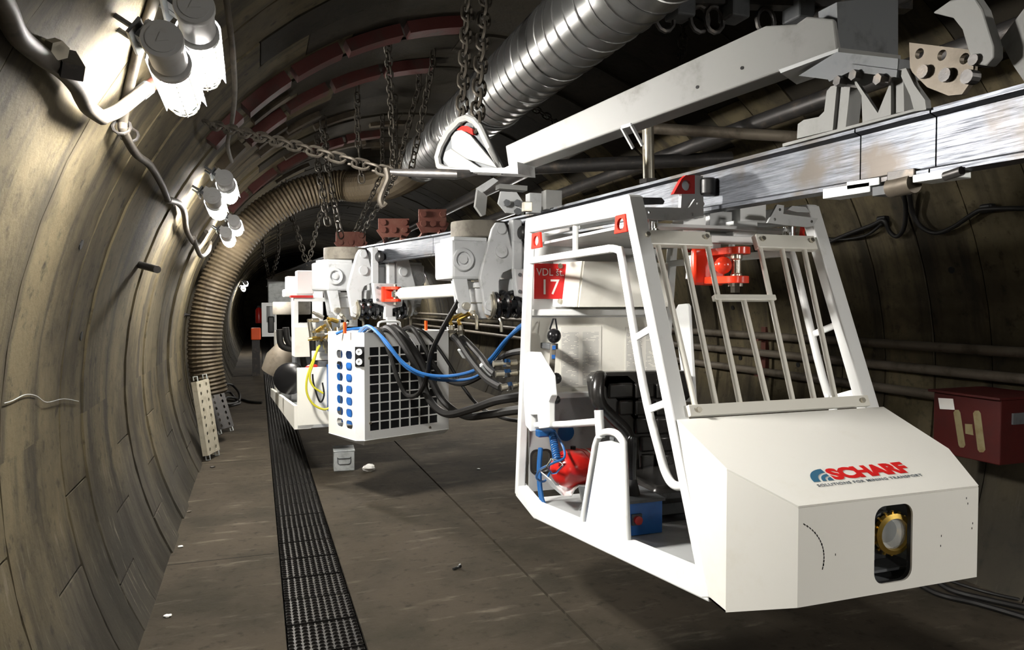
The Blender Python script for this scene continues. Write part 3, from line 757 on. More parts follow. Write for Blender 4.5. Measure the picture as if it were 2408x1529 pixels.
mb.build('seat_base', M['dgrey'], cab)
# blue control box with red switch, joystick
b0 = P(1480, 1262, Y=2.62); b1 = P(1558, 1175, Y=2.62)
mb = MB(); mb.box(((b0.x + b1.x) / 2, 2.74, (b0.z + b1.z) / 2), (b1.x - b0.x, .24, b1.z - b0.z)); cb_ = mb.build('control_box', M['blue'], cab, bevel=.003, label='blue control box with red switch')
mb = MB(); mb.box(((b0.x + b1.x) / 2, 2.735, b1.z + .004), (b1.x - b0.x + .012, .255, .012)); mb.build('box_lid', M['dgrey'], cb_)
q = P(1497, 1222, Y=2.615); mb = MB(); mb.box(q, (.045, .012, .045)); mb.build('switch', M['dgrey'], cb_)
mb = MB(); mb.cyl(q + V((0, -.02, 0)), q, .018); mb.build('switch_knob', M['red'], cb_, smooth=True, label='red switch knob')
mb = MB(); mb.box(((b0.x + b1.x) / 2 + .02, 2.70, b0.z - .02), (b1.x - b0.x + .06, .30, .012)); mb.build('box_shelf', M['white'], cab)
j0 = P(1488, 1165, Y=2.70); j1 = P(1487, 1100, Y=2.70); j2 = P(1488, 1035, Y=2.70)
mb = MB()
for k in range(6): mb.lathe([(.034 - .003 * k, 0), (.030 - .003 * k, .012)], j0 + V((0, 0, .012 * k)), (0, 0, 1), 14)
js = mb.build('joystick_boot', M['rubber'], cab, smooth=True)
mb = MB(); mb.tube([j0 + V((0, 0, .06)), j1, j2 - V((0, 0, .03)), j2, j2 + V((.004, 0, .012))], [.016, .017, .025, .026, .02], 12); mb.build('joystick_grip', M['plastic'], js, smooth=True)

# ------------------------------------------------------------ the suspended rail
def rail_steel():
    m = bpy.data.materials.new('worn_bright_rail_steel'); m.use_nodes = True; nt = m.node_tree; N = nt.nodes.new; L = nt.links.new
    b = nt.nodes['Principled BSDF']; b.inputs['Metallic'].default_value = .85
    g = N('ShaderNodeNewGeometry'); mp = N('ShaderNodeMapping'); mp.inputs['Scale'].default_value = (3, 2.0, 60); L(g.outputs['Position'], mp.inputs[0])
    n = N('ShaderNodeTexNoise'); n.inputs['Scale'].default_value = 3; n.inputs['Detail'].default_value = 9; n.inputs['Roughness'].default_value = .7; L(mp.outputs[0], n.inputs[0])
    n2 = N('ShaderNodeTexNoise'); n2.inputs['Scale'].default_value = 5; n2.inputs['Detail'].default_value = 5; L(g.outputs['Position'], n2.inputs[0])
    r = N('ShaderNodeValToRGB'); e = r.color_ramp.elements; e[0].position = .34; e[0].color = (.03, .032, .037, 1); e[1].position = .66; e[1].color = (.15, .16, .18, 1); L(n.outputs[0], r.inputs[0])
    x = N('ShaderNodeMix'); x.data_type = 'RGBA'; L(r.outputs[0], x.inputs[6]); x.inputs[7].default_value = (.07, .062, .054, 1)
    q = N('ShaderNodeMapRange'); q.inputs[1].default_value = .52; q.inputs[2].default_value = .68; L(n2.outputs[0], q.inputs[0]); L(q.outputs[0], x.inputs[0])
    L(x.outputs[2], b.inputs['Base Color'])
    rr = N('ShaderNodeMapRange'); rr.inputs[1].default_value = .3; rr.inputs[2].default_value = .7; rr.inputs[3].default_value = .50; rr.inputs[4].default_value = .36; L(n.outputs[0], rr.inputs[0]); L(rr.outputs[0], b.inputs['Roughness'])
    bp = N('ShaderNodeBump'); bp.inputs['Strength'].default_value = .12; bp.inputs['Distance'].default_value = .004; L(n.outputs[0], bp.inputs['Height']); L(bp.outputs[0], b.inputs['Normal'])
    return m
M['rail'] = rail_steel()
RH = .175
ctrl = [(1.74, -.4), (1.74, .8), (1.74, 2.0), (1.74, 3.2), (1.735, 4.2), (1.66, 5.0), (1.43, 5.8), (1.13, 6.6), (.88, 7.4), (.74, 8.4), (.64, 9.6), (.50, 11.6), (.34, 14.0), (.2, 17.0)]
def rz(y): return 1.945 + .021 * min(y, 4.7) - .022 * max(0, min(y, 8) - 4.7)
path = cat_rom([(x, y, 0) for x, y in ctrl], 16)
def at_y(y):                                    # rail centre line and heading at a given distance
    for i in range(len(path) - 1):
        if path[i].y <= y <= path[i + 1].y:
            t = (y - path[i].y) / max(1e-6, path[i + 1].y - path[i].y); p = path[i].lerp(path[i + 1], t)
            d = path[i + 1] - path[i]; return V((p.x, y, rz(y))), math.atan2(-d.x, d.y)
    return V((path[-1].x, y, rz(y))), 0.0
rail = thing('monorail_track', 'heavy steel monorail track of bolted I section lengths hung from the roof', 'rail', (1.74, 2, rz(2)))
prof = [(-.035, 0), (.035, 0), (.035, .013), (.012, .022), (.012, RH - .022), (.035, RH - .013), (.035, RH), (-.035, RH), (-.035, RH - .013), (-.012, RH - .022), (-.012, .022), (-.035, .013)]
for ya, yb in ((-.3, 1.467), (1.472, 1.726), (1.731, 4.45), (4.455, 5.9), (5.905, 7.4), (7.405, 9.4), (9.405, 12.4), (12.405, 16.5)):
    mb = MB(); n = max(1, int((yb - ya) / .12)) if ya > 4 else 1; vs = []; fs = []; k = len(prof)
    for i in range(n + 1):
        p, h = at_y(ya + (yb - ya) * i / n); rx = V((math.cos(h), math.sin(h), 0))
        vs += [p + rx * a + V((0, 0, b)) for a, b in prof]
    for i in range(n):
        for j in range(k): fs.append((i * k + j, i * k + (j + 1) % k, (i + 1) * k + (j + 1) % k, (i + 1) * k + j))
    fs += [tuple(range(k)), tuple(n * k + j for j in range(k - 1, -1, -1))]
    mb.add(vs, fs); mb.build('rail_length', M['rail'], rail)
def pxp(name, pts, mat, parent, th=.01, X=None, Y=None, bevel=0, holes=(), label=None):
    q = [P(x, y, X=X, Y=Y) for x, y in pts]
    if X is not None: ux, uy = V((0, -1, 0)), V((0, 0, 1))         # seen from the -X side
    else: ux, uy = V((1, 0, 0)), V((0, 0, 1))
    o = q[0]; loops = [[((p - o).dot(ux), (p - o).dot(uy)) for p in q]]
    for hx_, hy_, r in holes:
        c = P(hx_, hy_, X=X, Y=Y) - o; loops.append(circ(c.dot(ux), c.dot(uy), r, 14)[::-1])
    mb = MB(); mb.plate(loops, o, ux, uy, th); return mb.build(name, mat, parent, bevel=bevel, label=label)
def pxbox(name, x0, y0, x1, y1, mat, parent, Y, dep, bevel=.003, label=None):
    a = P(x0, y1, Y=Y); b = P(x1, y0, Y=Y); mb = MB(); mb.box(((a.x + b.x) / 2, Y + dep / 2, (a.z + b.z) / 2), (b.x - a.x, dep, b.z - a.z)); return mb.build(name, mat, parent, bevel=bevel, label=label)
def bolt(p, d, parent, r=.013, L=.02, mat='steel', n=6):
    mb = MB(); p = V(p); d = V(d).normalized(); mb.cyl(p, p + d * L, r, n=n); return mb.build('bolt', M[mat], parent)
# joint clamps under the near rail
jc = thing('rail_joint_clamp', 'silver steel joint clamp bolted under the near rail length', 'clamp', P(2040, 460, X=1.70))
for x0, y0, x1, y1, mt in ((1934, 445, 2046, 468, 'alu'), (1990, 428, 2068, 446, 'alu'), (2050, 440, 2100, 462, 'dgrey'), (2145, 412, 2238, 430, 'alu'), (2085, 405, 2150, 425, 'steel')):
    pts = [(x0, y1), (x1, y1 - (x1 - x0) * .15), (x1, y0 - (x1 - x0) * .15), (x0, y0)]
    pxp('clamp_plate', pts, M[mt], jc, .07, X=1.70, bevel=.003)
mb = MB(); mb.cyl(P(2095, 443, X=1.72), P(2150, 430, X=1.72), .028); mb.build('clamp_sleeve', M['pipe'], jc, smooth=True)
mb = MB(); mb.cyl(P(2222, 415, X=1.70), P(2262, 402, X=1.70), .012); mb.build('clamp_pin', M['steel'], jc, smooth=True)
# ------------------------------------------------------------ bracket stool on the near rail and the stay arm
st = thing('rail_bracket', 'grey welded bracket standing on the near rail carrying the stay arm', 'bracket', P(1990, 320, X=1.72))
pxp('gusset', [(1874, 326), (1876, 292), (1890, 282), (1925, 275), (1938, 262), (1944, 214), (1954, 203), (1968, 200), (1958, 306)], M['beam'], st, .012, X=1.70)
pxp('post', [(1957, 308), (1968, 203), (1999, 205), (1988, 306)], M['beam'], st, .05, X=1.712)
pxp('gusset', [(2028, 288), (2026, 225), (2006, 190), (2014, 192), (2064, 266), (2095, 190), (2095, 270)], M['beam'], st, .012, X=1.70)
pxp('post', [(2097, 268), (2096, 180), (2124, 175), (2126, 262)], M['beam'], st, .05, X=1.712)
pxp('cap_plate', [(1945, 184), (1997, 150), (2110, 165), (2108, 182), (2000, 168), (1950, 192)], M['dgrey'], st, .14, X=1.68)
for x, y in ((1967, 190), (2004, 176), (2062, 186)): bolt(P(x, y, X=1.66), (1, 0, 0), st, .016, .03, 'steel')
pxp('base_plate', [(1840, 345), (2150, 262), (2150, 256), (1840, 338)], M['beam'], st, .09, X=1.69)
arm = thing('stay_arm', 'long worn grey box beam slanting down from the rail bracket to the eye plate', 'beam', P(1590, 240, Y=2.4))
na, nb = V((1.70, 1.86, 0)), V((1.02, 2.98, 0))
AN = -(nb - na).cross(V((0, 0, 1))).normalized()
def PA(x, y): return PL(x, y, na, AN)
ap = [PA(1196, 398), PA(1971, 118), PA(1962, 44), PA(1897, 38), PA(1872, 56), PA(1800, 60), PA(1188, 343)]
# side plates, then the underside
mb = MB(); mb.poly3(ap, .10); arm_body = mb.build('beam_body', M['beam'], arm, bevel=.006)
pxs = [PA(1836, 172), PA(1971, 122), PA(1971, 114), PA(1830, 162)]
mb = MB(); mb.poly3(pxs, .16); mb.build('beam_seat', M['grey'], arm)
pxp('end_box', [(1972, 118), (2112, 134), (2112, 0), (2100, -10), (1968, 5)], M['dgrey'], arm, .08, Y=1.84)
pxp('seat_pad', [(1878, 178), (1968, 122), (2112, 138), (2110, 168), (1998, 153), (1946, 187)][::-1], M['dgrey'], arm, .14, X=1.69)
pxp('end_flange', [(1972, 124), (2118, 142), (2118, 130), (1972, 112)], M['beam'], arm, .08, Y=1.82)
for x, y in ((1745, 160), (1640, 205)):
    p = PA(x, y) ; mb = MB(); mb.cyl(p + AN * -.002, p + AN * .002, .006, n=8); mb.build('paint_chip', M['black'], arm)
mb = MB(); a = PA(1462, 300); mb.bar(a, a + V((.06, .02, -.07)), .008, .012); b = PA(1484, 293); mb.bar(b, b + V((.06, .02, -.07)), .008, .012); mb.bar(a, b, .008, .012); mb.build('wire_stirrup', M['grey'], arm)
# hanger plate and pill-shaped link at the right of the bracket
hp = thing('rail_hanger_plate', 'rusty bolted hanger plate above the near rail beside a grey link bar', 'hanger', P(2210, 200, X=1.72))
pxp('plate', [(2140, 165), (2138, 100), (2290, 118), (2288, 185), (2262, 222), (2230, 225), (2180, 205)], M['pipe'], hp, .015, X=1.70, holes=((2162, 126, .014), (2215, 130, .014), (2268, 138, .014)))
for x, y in ((2168, 168), (2220, 176), (2272, 180)): bolt(P(x, y, X=1.685), (1, 0, 0), hp, .018, .03, 'steel', 12)
pxp('hanger_strap', [(2112, 165), (2130, 160), (2150, 200), (2175, 235), (2178, 258), (2150, 262), (2140, 225)], M['beam'], hp, .02, X=1.69)
lk = thing('link_bar', 'grey round-ended link bar hanging above the hanger plate', 'link', P(2300, 90, X=1.6))
pl = [(2192, 30), (2235, 0), (2290, -10), (2310, 20), (2338, 108), (2338, 135), (2320, 155), (2300, 152), (2282, 140), (2262, 70), (2240, 42)]
pxp('bar', pl, M['beam'], lk, .032, X=1.669, bevel=.004)
mb = MB(); q = P(2287, 140, X=1.66); mb.cyl(q, q + V((.06, 0, 0)), .014, n=12); mb.build('pivot_bolt', M['steel'], lk, smooth=True)
pxp('back_plate', [(2352, 95), (2408, 20), (2460, 20), (2460, 182), (2412, 197), (2380, 150)], M['beam'], lk, .02, X=1.72)
# ------------------------------------------------------------ trolley over the cab nose
tr = thing('cab_trolley', 'light grey running trolley that clasps the rail above the cab windscreen', 'trolley', P(1640, 500, Y=2.5))
pxp('trolley_plate', [(1600, 510), (1603, 455), (1634, 455), (1634, 412), (1653, 414), (1655, 512)], M['grey'], tr, .02, Y=2.47)
pxp('red_eye_plate', [(1584, 456), (1603, 421), (1613, 412), (1634, 412), (1634, 456)], M['red'], tr, .022, Y=2.468, holes=((1614, 436, .021),), label='red plate with a round eye')
mb = MB(); q = P(1614, 436, Y=2.475); mb.cyl(q, q + V((0, .03, 0)), .024); mb.build('eye_bush', M['chrome'], tr, smooth=True)
q = P(1664, 440, X=1.695); mb = MB(); mb.lathe([(.028, -.034), (.035, -.026), (.035, .026), (.028, .034)], q, (0, 0, 1), 20); mb.build('running_roller', M['rubber'], tr, smooth=True)
pxp('folded_bracket', [(1518, 487), (1508, 512), (1540, 517), (1618, 520), (1640, 508), (1657, 480), (1653, 470), (1634, 468), (1620, 489)], M['grey'], tr, .01, Y=2.40, holes=((1527, 499, .006), (1628, 504, .006), (1639, 478, .006)))
pxp('folded_bracket', [(1805, 524), (1828, 481), (1844, 483), (1842, 503), (1923, 514), (1912, 532), (1900, 534), (1850, 530)], M['grey'], tr, .01, Y=2.325, holes=((1834, 493, .006), (1822, 516, .006), (1909, 521, .006)))
pxp('dark_gusset', [(1500, 482), (1500, 464), (1556, 465), (1563, 473), (1560, 480)], M['dgrey'], tr, .01, Y=2.42)
pxp('folded_plate', [(1852, 493), (1864, 484), (1895, 487), (1906, 500), (1874, 499)], M['grey'], tr, .01, Y=2.35)
for x, y in ((1531, 528), (1855, 545)):
    q = P(x, y, Y=2.46); mb = MB(); mb.cyl(q - V((0, 0, .018)), q + V((0, 0, .018)), .026); mb.cyl(q - V((0, 0, .024)), q - V((0, 0, .018)), .034); mb.build('bearing', M['chrome'], tr, smooth=True)
pxbox('trolley_block', 1668, 498, 1722, 562, M['grey'], tr, 2.55, .10)
pxbox('trolley_block', 1740, 480, 1802, 522, M['white'], tr, 2.52, .10)
pxbox('trolley_column', 1724, 522, 1782, 564, M['white'], tr, 2.50, .08)
pxbox('trolley_cross_bar', 1672, 557, 1782, 571, M['white'], tr, 2.48, .05)
pxbox('trolley_block', 1606, 505, 1660, 545, M['white'], tr, 2.50, .08)
# bars and suspension roller seen between the cab's roof bars
for x0, y0, x1, y1 in ((1282, 552, 1345, 537), (1368, 533, 1452, 514)):
    mb = MB(); mb.bar(P(x0, y0, X=1.45), P(x1, y1, X=1.45), .02, .024); mb.build('trolley_rail', M['white'], tr, bevel=.003)
q = P(1312, 570, X=1.55); mb = MB(); mb.cyl(q - V((0, 0, .03)), q + V((0, 0, .035)), .05); mb.build('guide_roller', M['chrome'], tr, smooth=True)
# ------------------------------------------------------------ red coupler on the cab
cp = thing('coupler', 'bright red forked coupler with steel pin behind the windscreen bars', 'coupler', P(1720, 660, X=1.74))
cy = 2.36
ct, cbm = P(1733, 590, Y=cy), P(1730, 658, Y=cy)
for c in (ct, cbm):
    mb = MB(); ol_ = [(-.055, .14)] + [(.05 * math.cos(PI + PI * k / 10), .05 * math.sin(PI + PI * k / 10)) for k in range(11)] + [(.055, .14)]
    mb.plate([ol_], c + V((0, 0, .014)), (1, 0, 0), (0, 1, 0), .028); mb.build('fork_arm', M['coupler'], cp, bevel=.006, smooth=True)
mb = MB(); mb.box(((ct.x + cbm.x) / 2 - .03, cy + .145, (ct.z + cbm.z) / 2), (.15, .03, .15)); mb.build('flange', M['coupler'], cp, bevel=.012, smooth=True)
mb = MB(); mb.sphere(V((ct.x - .048, cy + .02, (ct.z + cbm.z) / 2)), .034, 16, 10); mb.build('ball_boss', M['coupler'], cp, smooth=True)
mb = MB(); mb.lathe([(.022, -.05), (.022, -.035), (.018, -.03), (.018, .02), (.023, .025), (.023, .045)], (ct + cbm) / 2, (0, 0, 1), 18); mb.build('pin', M['zinc'], cp, smooth=True)
mb = MB(); mb.cyl(cbm - V((0, 0, .05)), cbm - V((0, 0, .014)), .020, n=6); mb.cyl(cbm - V((0, 0, .026)), cbm - V((0, 0, .014)), .028); mb.build('nut', M['chrome'], cp)
pxp('coupler_mount', [(1634, 600), (1628, 655), (1668, 662), (1672, 590)], M['white'], cp, .05, Y=cy + .19)
xb_ = P(1727, 564, Y=2.50); fz0 = (ct.z + cbm.z) / 2
mb = MB(); mb.box(((ct.x + cbm.x) / 2 - .02, 2.525, (fz0 + xb_.z) / 2), (.10, .05, xb_.z - fz0 + .02)); mb.build('coupler_block', M['white'], cp, bevel=.004)

# ------------------------------------------------------------ friction drive units gripping the rail
def helix(mb, a, b, r, wire, turns, n=14):
    a = V(a); b = V(b); ax = (b - a).normalized(); u = ax.orthogonal().normalized(); w = ax.cross(u); N_ = int(turns * n)
    mb.tube([a + (b - a) * (k / N_) + (u * math.cos(2 * PI * k / n) + w * math.sin(2 * PI * k / n)) * r for k in range(N_ + 1)], wire, 7)
def drive_unit(y, label, yoke=True, sides=(-1, 1)):
    p, h = at_y(y)
    t = thing('drive_unit', label, 'drive unit', p, h, 'friction drive units')
    kw = dict(local=True)
    for s in sides:
        X = lambda x: s * x
        mb = MB(); mb.lathe([(.185, .025), (.198, .035), (.200, .05), (.200, .125), (.198, .14), (.17, .145), (.06, .15)], (X(.225), .14, 0), (0, 0, 1), 36); mb.build('drive_wheel', M['tyre'], t, smooth=True, **kw)
        mb = MB(); mb.lathe([(.10, -.02), (.12, .0), (.12, .03)], (X(.225), .14, 0), (0, 0, 1), 24); mb.build('wheel_hub', M['unit'], t, smooth=True, **kw)
        arm_o = [(.235, .115), (.175, .115), (.155, .08), (.105, -.12), (.115, -.185), (.185, -.215), (.215, -.27), (.215, -.41), (.25, -.485), (.28, -.50), (.315, -.49), (.335, -.36), (.355, -.25), (.345, -.20), (.265, .07)]
        for yy, nm in ((-.17, 'swing_arm'), (.33, 'swing_arm')):
            mb = MB(); mb.plate([[(X(a), b) for a, b in (arm_o if s > 0 else arm_o[::-1])]], (0, yy, 0), (1, 0, 0), (0, 0, 1), .035); ar = mb.build(nm, M['unit'], t, bevel=.008, **kw)
        for a, b, r in ((.205, .07, .032), (.205, -.075, .042), (.285, -.43, .036)):
            mb = MB(); mb.cyl((X(a), -.185, b), (X(a), -.165, b), r, n=20); mb.build('pivot_pin', M['unit'], t, smooth=True, **kw)
        mb = MB(); mb.box((X(.375), .10, -.13), (.27, .34, .26)); mb.build('gear_housing', M['unit'], t, bevel=.02, **kw)
        mb = MB(); mb.box((X(.37), .08, .005), (.24, .26, .035)); mb.build('housing_lid', M['unit'], t, bevel=.006, **kw)
        mb = MB(); mb.lathe([(.070, 0), (.078, -.012), (.070, -.022), (.052, -.022), (.050, -.004), (.03, -.004), (.028, -.018), (.012, -.018)], (X(.435), -.07, -.13), (0, 1, 0), 24); mb.build('bearing_port', M['unit'], t, smooth=True, **kw)
        mb = MB(); lug = [(X(.50), -.24), (X(.40), -.24), (X(.37), -.42), (X(.385), -.47), (X(.42), -.49), (X(.455), -.45)]
        mb.plate([lug if s < 0 else lug[::-1]], (0, -.06, 0), (1, 0, 0), (0, 0, 1), .03); mb.build('lower_lug', M['unit'], t, bevel=.006, **kw)
        mb = MB(); mb.cyl((X(.415), -.10, -.435), (X(.415), -.06, -.435), .025, n=16); mb.build('pivot_pin', M['zinc'], t, smooth=True, **kw)
        mb = MB(); mb.lathe([(.115, -.27), (.115, -.31), (.09, -.315), (.09, -.41), (.075, -.42), (.075, -.52), (.03, -.53)], (X(.25), .10, 0), (0, 0, 1), 24); mb.build('hydraulic_motor', M['unit'], t, smooth=True, **kw)
        for a, b, c in ((.16, .0, -.50), (.34, -.0, -.48)):
            mb = MB(); mb.cyl((X(a), b, c), (X(a), b - .04, c - .015), .018, n=6); mb.tube(cat_rom([(X(a), b - .04, c - .015), (X(a), b - .075, c - .03), (X(a), b - .085, c - .075), (X(a), b - .085, c - .11)], 3), .012, 8); mb.build('pipe_elbow', M['zinc'], t, smooth=True, **kw)
        mb = MB(); mb.cyl((X(.255), -.12, -.425), (X(.268), -.12, -.425), .098, n=24); mb.cyl((X(.268), -.12, -.425), (X(.28), -.12, -.425), .085, n=24); mb.build('spring_seat', M['zinc'], t, smooth=True, **kw)
        # guide roller carrier beside the web
        mb = MB(); mb.box((X(.085), -.14, .06), (.07, .07, .16)); mb.box((X(.085), -.15, -.10), (.075, .06, .20)); mb.build('roller_carrier', M['unit'], t, bevel=.01, **kw)
        mb = MB(); mb.lathe([(.035, -.03), (.045, -.02), (.045, .02), (.035, .03)], (X(.06), -.215, .05), (1, 0, 0), 18); mb.build('guide_roller', M['rubber'], t, smooth=True, **kw)
    mb = MB(); helix(mb, (-.255, -.12, -.425), (.255, -.12, -.425), .080, .019, 7); mb.build('coil_spring', M['spring'], t, smooth=True, **kw)
    mb = MB(); mb.cyl((-.26, -.12, -.425), (.26, -.12, -.425), .03); mb.build('spring_rod', M['dgrey'], t, smooth=True, **kw)
    mb = MB(); mb.box((0, .05, -.30), (.20, .34, .10)); mb.box((0, .06, -.16), (.12, .30, .26)); mb.build('centre_frame', M['unit'], t, bevel=.01, **kw)
    if yoke:
        mb = MB(); mb.plate([[(-.14, -.19), (.16, -.19), (.18, -.24), (.16, -.40), (.06, -.42), (.06, -.52), (-.02, -.52), (-.02, -.40), (-.12, -.37)]], (0, -.24, 0), (1, 0, 0), (0, 0, 1), .05); mb.build('yoke_plate', M['unit'], t, bevel=.008, **kw)
        for a, b in ((-.10, -.23), (-.10, -.34), (.14, -.23)):
            mb = MB(); mb.cyl((a, -.25, b), (a, -.24, b), .013, n=6); mb.build('bolt', M['dgrey'], t, **kw)
        for zz in (-.235, -.345):
            mb = MB(); mb.plate([[(-.06, .08)] + [(.055 * math.cos(PI + PI * k / 8), -.02 + .05 * math.sin(PI + PI * k / 8)) for k in range(9)] + [(.06, .08)]], (.02, -.33, zz + .013), (1, 0, 0), (0, 1, 0), .026); mb.build('red_fork', M['coupler'], t, bevel=.006, label='bright red fork of the yoke', **kw)
        mb = MB(); mb.box((.0, -.255, -.29), (.13, .03, .14)); mb.build('red_fork', M['coupler'], t, bevel=.01, label='bright red back plate of the yoke', **kw)
        mb = MB(); mb.cyl((.02, -.35, -.385), (.02, -.35, -.20), .018, n=12); mb.build('yoke_pin', M['zinc'], t, smooth=True, **kw)
    return t
D1Y, D2Y = 4.72, 6.85
drive_unit(D1Y, 'white drive unit with coil spring standing close behind the cab')
drive_unit(D2Y, 'white drive unit above the radiator box, its red yoke facing the cab')
pd, hd_ = at_y(D2Y)
yk = W and (Matrix.Translation(pd) @ Matrix.Rotation(hd_, 4, 'Z')) @ V((.02, -.35, -.29))
p1_, h1_ = at_y(D1Y)
ye = (Matrix.Translation(p1_) @ Matrix.Rotation(h1_, 4, 'Z')) @ V((0, .24, -.30))
db = thing('drawbar', 'smooth white drawbar tube linking the two drive units', 'drawbar', yk)
dd = (ye - yk).normalized()
mb = MB(); mb.tube([yk + dd * .05, yk + dd * .10, yk + dd * .14, ye], [.02, .035, .055, .055], 20); mb.build('tube', M['cream'], db, smooth=True)
mb = MB(); mb.cyl(yk - V((0, 0, .025)), yk + V((0, 0, .025)), .035); mb.build('eye', M['chrome'], db, smooth=True)

# ------------------------------------------------------------ radiator box
RHd = math.radians(21.7)
r0 = P(858, 1046, Y=5.9); r0.z = 0
rb = thing('radiator_box', 'white radiator box with square-holed front grille and oval-holed side', 'radiator', (r0.x, r0.y, .50), RHd)
RWd, RDp, RHt = .84, .52, .90
def rl(px, py, y=0):                            # pixel -> local x,z on the front plane of the box
    n_ = V((math.sin(RHd), -math.cos(RHd), 0)); q = PL(px, py, W[rb.name] @ V((0, y, 0)), n_); return W[rb.name].inverted() @ q
g0 = rl(868, 1012); g1 = rl(1034, 815)
x0, x1 = rl(868, 900).x, rl(1030, 900).x; z0 = rl(950, 1005).z; z1 = rl(950, 812).z
zt_ = rl(858, 783).z; zb_ = rl(858, 1036).z
loops = [[(0.0, zb_), (RWd, zb_), (RWd, zt_), (0.0, zt_)]]
nx, ny = 7, 9; cw, chh = (x1 - x0) / nx, (z1 - z0) / ny
for i in range(nx):
    for j in range(ny):
        a, b = x0 + cw * i + cw * .07, z0 + chh * j + chh * .07; loops.append([(a, b), (a, b + chh * .86), (a + cw * .86, b + chh * .86), (a + cw * .86, b)])
mb = MB(); mb.plate(loops, (0, 0, 0), (1, 0, 0), (0, 0, 1), .004); mb.build('front_grille', M['white'], rb, local=True)
mb = MB(); mb.box(((x0 + x1) / 2, .03, (z0 + z1) / 2), (x1 - x0, .03, z1 - z0)); mb.build('radiator_core', M['pcb'], rb, local=True)
# bevelled edge, oval-holed side, right side, top and bottom
CB = .055
def rp(name, pts, th=.004, holes=()):
    mb = MB(); mb.poly3(pts, th); return mb.build(name, M['white'], rb, local=True)
sy0, sy1 = CB, RDp
lo2 = [[(sy0, zb_), (sy0, zt_), (sy1, zt_), (sy1, zb_)]]
for i in range(2):
    for j in range(7):
        cy_, cz_ = sy0 + .10 + .16 * i * 1.0, zb_ + .115 + j * (zt_ - zb_ - .30) / 6
        lo2.append(rrect(cy_ - .055, cz_ - .034, cy_ + .055, cz_ + .034, .03, 3))
lo2 = [lo2[0][::-1]] + [l[::-1] for l in lo2[1:]]
mb = MB(); mb.plate([[(-a, b) for a, b in l] for l in [q[::-1] for q in lo2]], (-CB, 0, 0), (0, -1, 0), (0, 0, 1), .004); mb.build('side_panel', M['cream'], rb, local=True)
rp('corner_bevel', [(0, 0, zb_), (0, 0, zt_), (-CB, CB, zt_), (-CB, CB, zb_)])
rp('right_panel', [(RWd, 0, zb_), (RWd + .03, .06, zb_), (RWd + .03, .06, zt_ + .03), (RWd, 0, zt_)]); rp('right_panel', [(RWd + .03, .06, zb_), (RWd + .03, RDp, zb_), (RWd + .03, RDp, zt_), (RWd + .03, .06, zt_)])
rp('top_panel', [(-CB, CB, zt_), (0, 0, zt_), (RWd, 0, zt_), (RWd + .03, RDp, zt_), (-CB, RDp, zt_)])
rp('bottom_bevel', [(0, 0, zb_), (RWd, 0, zb_), (RWd, .07, zb_ - .05), (.03, .07, zb_ - .05)]); rp('bottom_bevel', [(-CB, CB, zb_), (0, 0, zb_), (.03, .07, zb_ - .05)]); rp('bottom_bevel', [(-CB, CB, zb_), (.03, .07, zb_ - .05), (.03, RDp, zb_ - .05), (-CB, RDp, zb_)])
rp('bottom_panel', [(.03, .07, zb_ - .05), (RWd, .07, zb_ - .05), (RWd, RDp, zb_ - .05), (.03, RDp, zb_ - .05)])
mb = MB(); mb.box((.18, .34, (zt_ + zb_) / 2 - .02), (.30, .22, (zt_ - zb_) * .75)); mb.build('blue_motor_block', M['blue'], rb, local=True, label='blue block behind the oval holes')
mb = MB(); hx0, hx1 = rl(897, 780).x, rl(948, 770).x
mb.tube(cat_rom([(hx0, .05, zt_), (hx0, .05, zt_ + .06), (hx0 + .03, .05, zt_ + .085), (hx1 - .03, .05, zt_ + .085), (hx1, .05, zt_ + .06), (hx1, .05, zt_)], 3), .010, 8); mb.build('handle', M['white'], rb, local=True, smooth=True)
s0_ = rl(840, 840); mb = MB(); mb.box((-.028, .024, s0_.z), (.075, .012, .16), Matrix.Rotation(-PI / 4, 3, 'Z')); sp_ = mb.build('socket_plate', M['black'], rb, local=True)
for dz in (.04, -.04):
    mb = MB(); c_ = V((-.036, .016, s0_.z + dz)); mb.lathe([(.026, 0), (.026, .012), (.012, .012), (.012, .004)], c_, (-1, -1, 0), 16); mb.build('socket', M['white'], sp_, local=False) if False else mb.build('socket', M['white'], rb, local=True, smooth=True)
for x, y in ((868, 843), (870, 995), (1010, 1005)):
    q = rl(x, y); mb = MB(); mb.cyl((q.x, -.012, q.z), (q.x, 0, q.z), .012, n=6); mb.build('bolt', M['zinc'], rb, local=True)
for x, y, mt in ((828, 775, 'orange'), (1020, 755, 'orange')):
    q = rl(x, y); mb = MB(); mb.box((q.x, .12, zt_ + .04), (.02, .02, .09)); mb.build('orange_tag', M[mt], rb, local=True, label='orange plug cap')

yb_ = W[rb.name].inverted() @ ((Matrix.Translation(pd) @ Matrix.Rotation(hd_, 4, 'Z')) @ V((.02, -.265, -.50)))
mb = MB(); mb.bar((yb_.x, min(yb_.y, RDp - .03), zt_ - .01), (yb_.x, yb_.y, yb_.z), .09, .03, (0, 1, 0)); mb.build('hanger_strut', M['unit'], rb, local=True)
